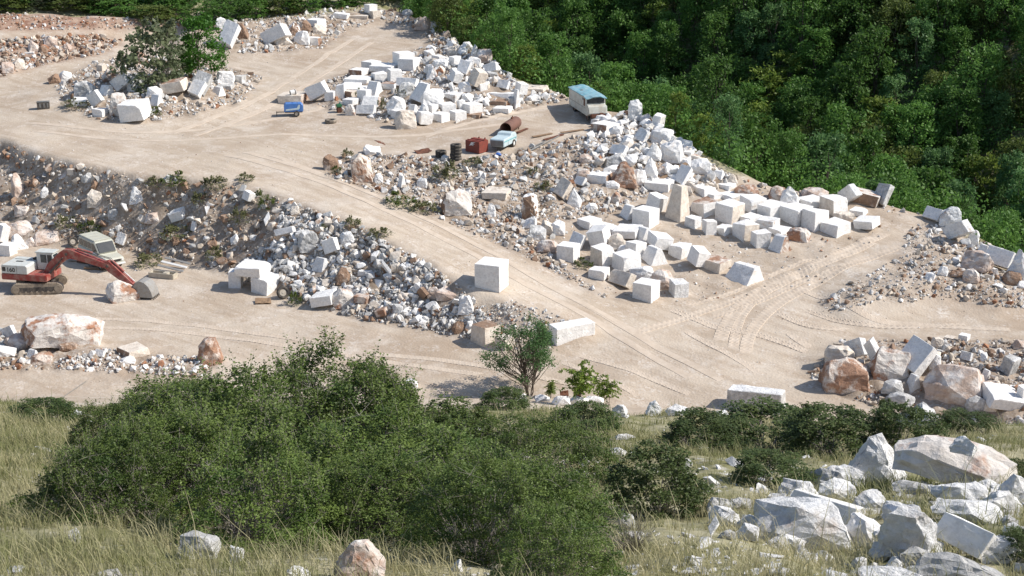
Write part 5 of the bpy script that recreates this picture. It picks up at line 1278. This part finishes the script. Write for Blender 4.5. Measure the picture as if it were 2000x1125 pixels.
# blue compressor trailer
g = hit1(574, 226); cm = empty('air_compressor', (g.x, g.y, g.z), R(9), label='blue compressor trailer with a pale stripe on the upper terrace', cat='compressor')
b_ = MB().prism([(-.98, .5), (-.98, 1.2), (-.8, 1.36), (.78, 1.36), (.98, 1.15), (.98, .5)], -.5, .5, .04).done('housing', 'blue', cm)
MB().prism([(-.8, .62), (-.8, .78), (.35, .9), (.5, 1.22), (.68, 1.22), (.62, .82), (.5, .72)], -.52, -.5, 0).done('stripe', 'paleblue', b_); MB().box((.99, 0, .83), (.03, .9, .5), 0).done('end_panel', 'bluedark', b_)
MB().box((-.1, -.05, 1.37), (.2, .12, .03), 0).box((.4, 0, 1.365), (.03, .98, .02), 0).done('hatch', 'bluedark', b_)
MB().box((0, 0, .45), (1.8, .8, .12), .02).box((-1.35, 0, .42), (.9, .1, .08), .02).cyl((-1.75, 0, .0), (-1.75, 0, .5), .04).done('drawbar', 'dark', cm)
for y in (-.5, .5): wheel(cm, (.3, y, .3), .3, .18)

# red metal box, car wreck, tank, tyres
g = hit1(931, 300); van.scale = (1.07, 1.07, 1.07)
rb = empty('metal_box', (g.x, g.y + .8, hz(g.x, g.y + .8)), R(-40), label='red metal box with a white mark beside the stacked tyres', cat='metal box')
MB().box((0, 0, .55), (1.75, 1.35, 1.1), .03).done('body', 'boxred', rb); MB().box((0, .35, 1.13), (1.7, .5, .08), .02).box((0, -.35, 1.12), (1.7, .1, .06), .01).box((.6, .5, 1.24), (.12, .12, .2), .02).box((-.2, .55, 1.22), (.12, .12, .16), .02).done('lid', 'boxred', rb)
MB().prism([(-.35, .62), (-.1, .98), (.45, 1.02), (.1, .9), (.35, .82), (.02, .78), (.2, .66), (-.1, .7)], -.69, -.674, 0).done('mark', 'white', rb)
for i in range(3): MB().box((-.89, -.4 + .4 * i, .55), (.04, .07, 1.0), .01).done('rib', 'boxred', rb)
g = hit1(981, 297); cw = empty('generator_trailer', (g.x + .1, g.y + 1.2, hz(g.x, g.y + 1.2)), R(66), label='white and pale blue trailer machine with a grey grille beside the red metal box', cat='trailer')
MB().prism([(-1.5, .35), (-1.5, 1.0), (-1.35, 1.1), (.1, 1.14), (.3, 1.4), (1.2, 1.38), (1.5, 1.1), (1.5, .35)], -.75, .75, .06).done('housing', 'paleblue', cw)
MB().box((-1.5, 0, .68), (.05, 1.3, .56), .01).done('grille', 'grey', cw)
for y in (-.755, .755):
    MB().box((0, y, .86), (2.8, .02, .07), 0).done('side_stripe', 'teal', cw); wheel(cw, (.75, y * .98, .36), .36, .2, rim='white')
    MB().box((-.5, y, .65), (.02, .015, .55), 0).box((1.25, y, .8), (.18, .015, .2), 0).done('panel_gap', 'grey', cw)
MB().box((0, 0, .32), (2.8, 1.2, .14), .02).box((1.9, 0, .35), (1.0, .1, .1), .02).cyl((-1.3, 0, -.1), (-1.3, 0, .4), .04).done('chassis', 'dark', cw)
g = hit1(989, 267); tk = empty('rusty_tank', (g.x + .45, g.y + 1.8, hz(g.x + .4, g.y + 1.8)), R(73), label='rusty brown cylindrical tank lying open-ended on the terrace', cat='tank')
MB().lathe([(.57, -1.8), (.60, -1.78), (.60, 1.7), (.45, 1.86), (.02, 1.9), (.02, 1.85), (.42, 1.78), (.55, 1.68), (.55, -1.8)], Matrix.Translation((0, 0, .72)) @ Matrix.Rotation(R(90), 4, 'Y'), 32).done('shell', 'tank', tk, True)
MB().cyl((.3, 0, 1.3), (.3, 0, 1.5), .1).cyl((.7, .05, 1.3), (.7, .05, 1.56), .05).box((.5, 0, 1.38), (.6, .1, .06), .01).done('valve', 'rust', tk)
for x in (-1.0, 1.3):
    for y in (-.4, .4): MB().box((x, y, .15), (.08, .08, .5), .01, rx=R(-12) if y > 0 else R(12)).done('leg', 'rust', tk)
def tyre(u, v, lab, R_=.54, w=.3, lift=0, ax=(0, 0, 1), grp=None, m='rubber', back=.5):
    g = hit1(u, v); o = MB().lathe(tyre_prof(R_, w, R_ * .55), Vector(ax).to_track_quat('Z', 'X').to_matrix().to_4x4()).done('tyre', m, None, True); o.location = (g.x, g.y + back, hz(g.x, g.y + back) + w / 2 + lift); o.rotation_euler = (rng.uniform(-.05, .05), rng.uniform(-.05, .05), 0); return tag(o, lab, 'tyre', grp)
G1 = 'tyres stacked beside the red box'
for i, lb in enumerate(('bottom', 'second', 'third', 'fourth', 'top')): tyre(890 + rng.uniform(-1, 1), 315, lb + (' tyre of the tall stack of five beside the red box' if i in (0, 4) else ' tyre from the bottom of the tall stack of five'), lift=.3 * i, grp=G1)
tyre(861, 309, 'lower tyre of the low pair left of the tall stack', grp=G1); tyre(861, 309, 'upper tyre of the low pair left of the tall stack', lift=.3, grp=G1)
M['oldtyre'] = plain('dusty_tyre', (.12, .10, .08), .9, 0, DUST, .8, 3)
tyre(645, 242, 'dusty tyre lying flat on the terrace below the green machine', .6, .34, m='oldtyre')
def wheel_thing(u, v, R_, ax, lab, back=0):
    g = hit1(u, v); r = empty('truck_wheel', (g.x, g.y + back, hz(g.x, g.y + back)), 0, label=lab, cat='wheel'); wheel(r, (0, 0, R_ * .92), R_, R_ * .55, ax, name='tyre')
wheel_thing(553, 582, .5, (.45, -.85, .28), 'dusty truck wheel propped against the portal blocks'); wheel_thing(143, 480, .42, (.5, -.8, .2), 'old wheel leaning in the rubble left behind the van')
# white drum, green machine, bin
o = MB().cyl((-.3, 0, 0), (.3, .12, .06), .27, n=22).done('drum', 'white', None); bl_ = [q for q in COL.objects if q.get('label', '').startswith('cream marble block with a rusty end')][0]
tp = max((bl_.matrix_basis @ v.co).z for v in bl_.data.vertices); o.location = (bl_.location.x - .1, bl_.location.y + .9, tp + .2); o.rotation_euler = (0, 0, .25); tag(o, 'white drum with a black band lying on the cream block', 'drum'); MB().cyl((.16, .085, .046), (.24, .105, .054), .28, n=22).cyl((-.31, -.002, 0), (-.26, .01, .003), .2, n=22).done('band', 'black', o)
g = hit1(662, 221); gm = empty('pump', (g.x, g.y + .3, g.z), .3, label='small green and rusty machine at the left foot of the block heap', cat='machine'); MB().box((0, 0, .3), (.5, .5, .6), .06).done('base', 'rust', gm); MB().box((0, 0, .75), (.62, .58, .34), .08).cyl((.1, .1, .9), (.1, .1, 1.05), .06).done('cover', 'green', gm)
g = hit1(83, 214); bi = empty('feed_bin', (g.x, g.y + .4, g.z), R(14), label='dark grey metal bin standing alone on the track at the left', cat='bin')
q = MB()
for c, dd in (((0, -.36, .4), (1.2, .04, .7)), ((0, .36, .4), (1.2, .04, .7)), ((-.6, 0, .4), (.04, .7, .7)), ((.6, 0, .4), (.04, .7, .7)), ((0, 0, .1), (1.2, .7, .05))): q.box(c, dd, .008)
q.done('body', 'dark', bi); MB().box((0, 0, .77), (1.3, .8, .04), .01).box((0, 0, .80), (1.0, .5, .03), .01).done('lid', 'grey', bi)
for x in (-.3, .1, .45): MB().box((x, -.39, .42), (.16, .02, .45), 0).done('panel', 'grey', bi)
# scrap
def plate(name, u, v, d, rot, m, lab, cat, grp=None, lift=.05, back=0):
    g = hit1(u, v); bm = bmesh.new(); bmesh.ops.create_grid(bm, x_segments=8, y_segments=6, size=.5)
    for p in bm.verts: p.co = Vector((p.co.x * d[0], p.co.y * d[1], .09 * d[0] * noise.noise((p.co.x * 3 + u, p.co.y * 3, 1))))
    r = bmesh.ops.extrude_face_region(bm, geom=list(bm.faces))
    for p in r['geom']:
        if isinstance(p, bmesh.types.BMVert): p.co.z += d[2]
    bmesh.ops.recalc_face_normals(bm, faces=bm.faces); me = bpy.data.meshes.new(name); bm.to_mesh(me); bm.free(); me.materials.append(M[m]); o = link(name, me); o.location = (g.x, g.y + back, hz(g.x, g.y + back) + lift); o.rotation_euler = rot; return tag(o, lab, cat, grp)
plate('rusty_sheet', 514, 591, (1.25, .9, .03), (.12, .05, .2), 'wood', 'brown flat sheet lying in front of the portal blocks', 'metal sheet', lift=.12)
plate('rusty_sheet', 826, 298, (1.5, .9, .03), (.2, -.1, .5), 'rust', 'rusty sheet on the terrace left of the tyres', 'metal sheet', lift=.15)
plate('rusty_sheet', 742, 289, (1.0, .7, .03), (.3, .3, .9), 'rust', 'rusty bent scrap on the pale stone at the terrace edge', 'metal scrap', lift=.55)
plate('rusty_sheet', 1102, 776, (.62, .5, .02), (R(80), 0, .35), 'rust', 'left half of the rusty scrap under the saplings', 'metal scrap', lift=.22); plate('rusty_sheet', 1128, 776, (.55, .42, .02), (R(74), 0, -.3), 'rust', 'right half of the rusty scrap under the saplings', 'metal scrap', lift=.2)
def rod(name, pts_, r, m, lab, cat, grp=None, n=8, sq=None):
    q = MB()
    for a, b in zip(pts_[:-1], pts_[1:]): q.cyl(a, b, r, n=n)
    return tag(q.done(name, m, None), lab, cat, grp)
for i, (a, b) in enumerate((((1022, 302), (1080, 275)), ((1030, 300), (1092, 268)), ((1018, 299), (1066, 278)))):
    p, q = hit1(*a), hit1(*b); rod('pipe', [p + Vector((0, 0, .12)), q + Vector((0, 0, .15))], .05, 'grey', ('lowest', 'longest', 'shortest')[i] + ' of three grey pipes right of the pale blue trailer', 'pipe', 'pipes on the terrace edge')
for i, (a, b) in enumerate((((1040, 270), (1078, 262)), ((1062, 276), (1100, 264)), ((1095, 262), (1140, 254)), ((1010, 262), (1030, 252)))):
    p, q = hit1(*a), hit1(*b); o = MB().box((0, 0, 0), ((q - p).length, .28, .07), .01).done('plank', ('wood', 'rust')[i % 2], None); o.location = (p + q) / 2 + Vector((0, 0, .12)); o.rotation_euler = (.1, 0, math.atan2(q.y - p.y, q.x - p.x)); tag(o, ('left end plank of the scrap line behind the pipes', 'rusty beam in the middle of the scrap line', 'right plank of the scrap line near the bus', 'rusty beam lying beside the tank')[i], 'plank', 'scrap planks on the terrace edge')
p, q = hit1(1291, 352), hit1(1338, 338); o = MB().box((0, 0, 0), ((q - p).length + .5, .4, .1), .02).done('plank', 'wood', None); o.location = (p + q) / 2 + Vector((0, 0, .5)); o.rotation_euler = (.3, -.3, math.atan2(q.y - p.y, q.x - p.x)); tag(o, 'dark beam stuck in the ridge beside the tall leaning slab', 'beam')
g = hit1(316, 545); tr = MB(); 
for c, d_ in (((0, -.35, .22), (2.3, .08, .42)), ((0, .35, .22), (2.3, .08, .42)), ((-1.12, 0, .22), (.08, .62, .42)), ((1.12, 0, .22), (.08, .62, .42)), ((0, 0, .05), (2.2, .66, .06)), ((.3, 0, .3), (.4, .5, .3))): tr.box(c, d_, .01)
o = tr.done('trough', 'cream', None); o.location = g + Vector((0, .5, 0)); o.rotation_euler = (0, 0, R(-17)); tag(o, 'cream coloured long trough on the ground right of the van', 'trough')
for i in range(3):
    g = hit1(330 + 7 * i, 538 - 7 * i); o = MB().box((0, 0, 0), (2.6, .24, .06), .01).done('plank', ('steel', 'white', 'steel')[i], None); o.location = g + Vector((.1, .3, .55 + .02 * i)); o.rotation_euler = (R(20), R(5), R(-24)); tag(o, ('nearest', 'middle', 'farthest')[i] + ' of the grey planks lying on the cream trough', 'plank', 'grey planks on the trough')
for i, (u, v, m) in enumerate(((165, 516, 'rust'), (180, 528, 'wood'), (150, 512, 'steel'), (190, 522, 'grey'))):
    g = hit1(u, v); o = MB().box((0, 0, 0), (1.5, .3, .12), .02).done('scrap_beam', m, None); o.location = g + Vector((0, .2, .12)); o.rotation_euler = (.1, .05, R(-18 + 9 * i)); tag(o, ('rusty beam on the ground in front of the van', 'wooden beam nearest the excavator track', 'grey steel beam left in the scrap in front of the van', 'dark metal beam right in the scrap in front of the van')[i], 'beam', 'scrap beams in front of the van')
g = hit1(973, 304); o = MB().prism([(-.3, 0), (-.25, .22), (0, .3), (.28, .18), (.34, 0)], -.2, .2, .08).done('bag', 'bluebag', None); o.location = g; tag(o, 'blue plastic bag at the corner of the pale blue trailer', 'bag')
a, b = PD(95, 790, 49), PD(168, 745, 50); rod('stick', [Vector(a) - Vector((.25, 0, .25)), Vector(b)], .022, 'twig', 'thin grey stick leaning out of the dry grass at the left', 'stick', n=6)

# ------------------------------------------------------------------ tyre tracks pressed into the floor
m, nt, b = mat('pressed_sand'); tc = N(nt, "TexCoord")
L(nt, mix(nt, ramp(nt, noise_n(nt, tc.outputs["Object"], 1.2, 6, .7), [(.4, 0), (.65, 1)]), (.47, .385, .30), (.55, .465, .375)), b.inputs["Base Color"]); b.inputs["Roughness"].default_value = .95; M['sand'] = m
def track(uv, wdt, lug=.06, step=.15, per=3):
    q = [hit1(*p) for p in uv]; pl = []
    for i in range(len(q) - 1):                          # Catmull-Rom through the points
        p0, p1, p2, p3 = q[max(i - 1, 0)], q[i], q[i + 1], q[min(i + 2, len(q) - 1)]
        k = max(2, int((p2 - p1).length / step))
        for j in range(k):
            t = j / k; pl.append(.5 * ((2 * p1) + (p2 - p0) * t + (2 * p0 - 5 * p1 + 4 * p2 - p3) * t * t + (3 * p1 - p0 - 3 * p2 + p3) * t ** 3))
    n = len(pl); offs = (-.5, -.44, -.22, -.06, .06, .22, .44, .5); V = []
    for i in range(n):
        d = pl[min(i + 1, n - 1)] - pl[max(i - 1, 0)]; d.z = 0; d.normalize(); s = Vector((-d.y, d.x, 0))
        for k, of in enumerate(offs):
            p = pl[i] + s * of * wdt; ph = (i + (k % 2)) % per
            fa = min(1, i / 12, (n - 1 - i) / 12) * (.75 + .5 * noise.noise((i * .05, k * .2, len(pl)))); zz = hz(p.x, p.y) + fa * (.0 if k in (0, 7) else (lug + .02 if ph == 0 and k not in (3, 4) else .028)) - (1 - min(1, fa * 2)) * .05; V.append((p.x, p.y, zz - (.06 if k in (0, 7) else 0)))
    Fc = [(i * 8 + k, i * 8 + k + 1, i * 8 + k + 9, i * 8 + k + 8) for i in range(n - 1) for k in range(7)]
    tag(link('tyre_track', mesh_np('tyre_track', V, np.array(Fc)[:, ::-1], M['sand'])), kind='structure')
TR = [([(1735,452),(1660,487),(1575,527),(1500,560),(1445,598),(1416,640),(1403,672)], 1.15), ([(1765,478),(1690,507),(1612,543),(1535,584),(1487,622),(1462,660),(1455,697)], 1.0), ([(1710,470),(1640,502),(1560,540),(1490,575),(1452,612),(1437,650),(1430,685)], .8),
      ([(1225,655),(1330,624),(1430,588),(1520,553)], .8), ([(1300,600),(1400,640),(1500,660),(1590,690)], .8), ([(1500,600),(1545,625),(1600,640),(1680,645)], .7), ([(1330,640),(1420,690),(1500,740)], .7), ([(1550,560),(1620,580),(1700,620),(1800,635),(1990,645)], .8),
      ([(1530,640),(1560,665),(1600,685)], .8), ([(0,632),(150,622),(300,628),(470,648),(640,672)], .7), ([(0,650),(200,640),(380,652),(560,676),(740,705),(960,735)], .7), ([(700,690),(850,702),(1000,725),(1160,760)], .7), ([(1120,690),(1250,730),(1360,775)], .7), ([(1080,700),(1180,740),(1260,780)], .6),
      ([(430,300),(600,347),(800,432),(1000,540),(1200,652),(1360,745)], .5), ([(470,296),(640,345),(840,432),(1040,540),(1240,652),(1420,748)], .5), ([(520,300),(700,368),(900,462),(1100,572),(1280,668)], .45),
      ([(40,240),(300,258),(560,228),(640,205)], .5), ([(60,255),(300,275),(560,262),(800,265),(1000,240)], .5), ([(330,262),(480,205),(590,140),(690,75)], .5), ([(370,268),(520,210),(630,145),(730,80)], .5), ([(820,270),(960,228),(1090,205)], .5),
      ([(1560,600),(1640,628),(1760,640),(1900,632)], .6), ([(1330,600),(1420,575),(1500,540),(1600,500)], .5), ([(1380,625),(1480,590),(1570,550),(1680,510)], .6)]
for i, (uv, wd_) in enumerate(TR): track(uv, wd_ * (1.5 if 14 <= i < 22 else 1), .06 if i < 6 or i >= 22 else (.012 if i >= 14 else .035))
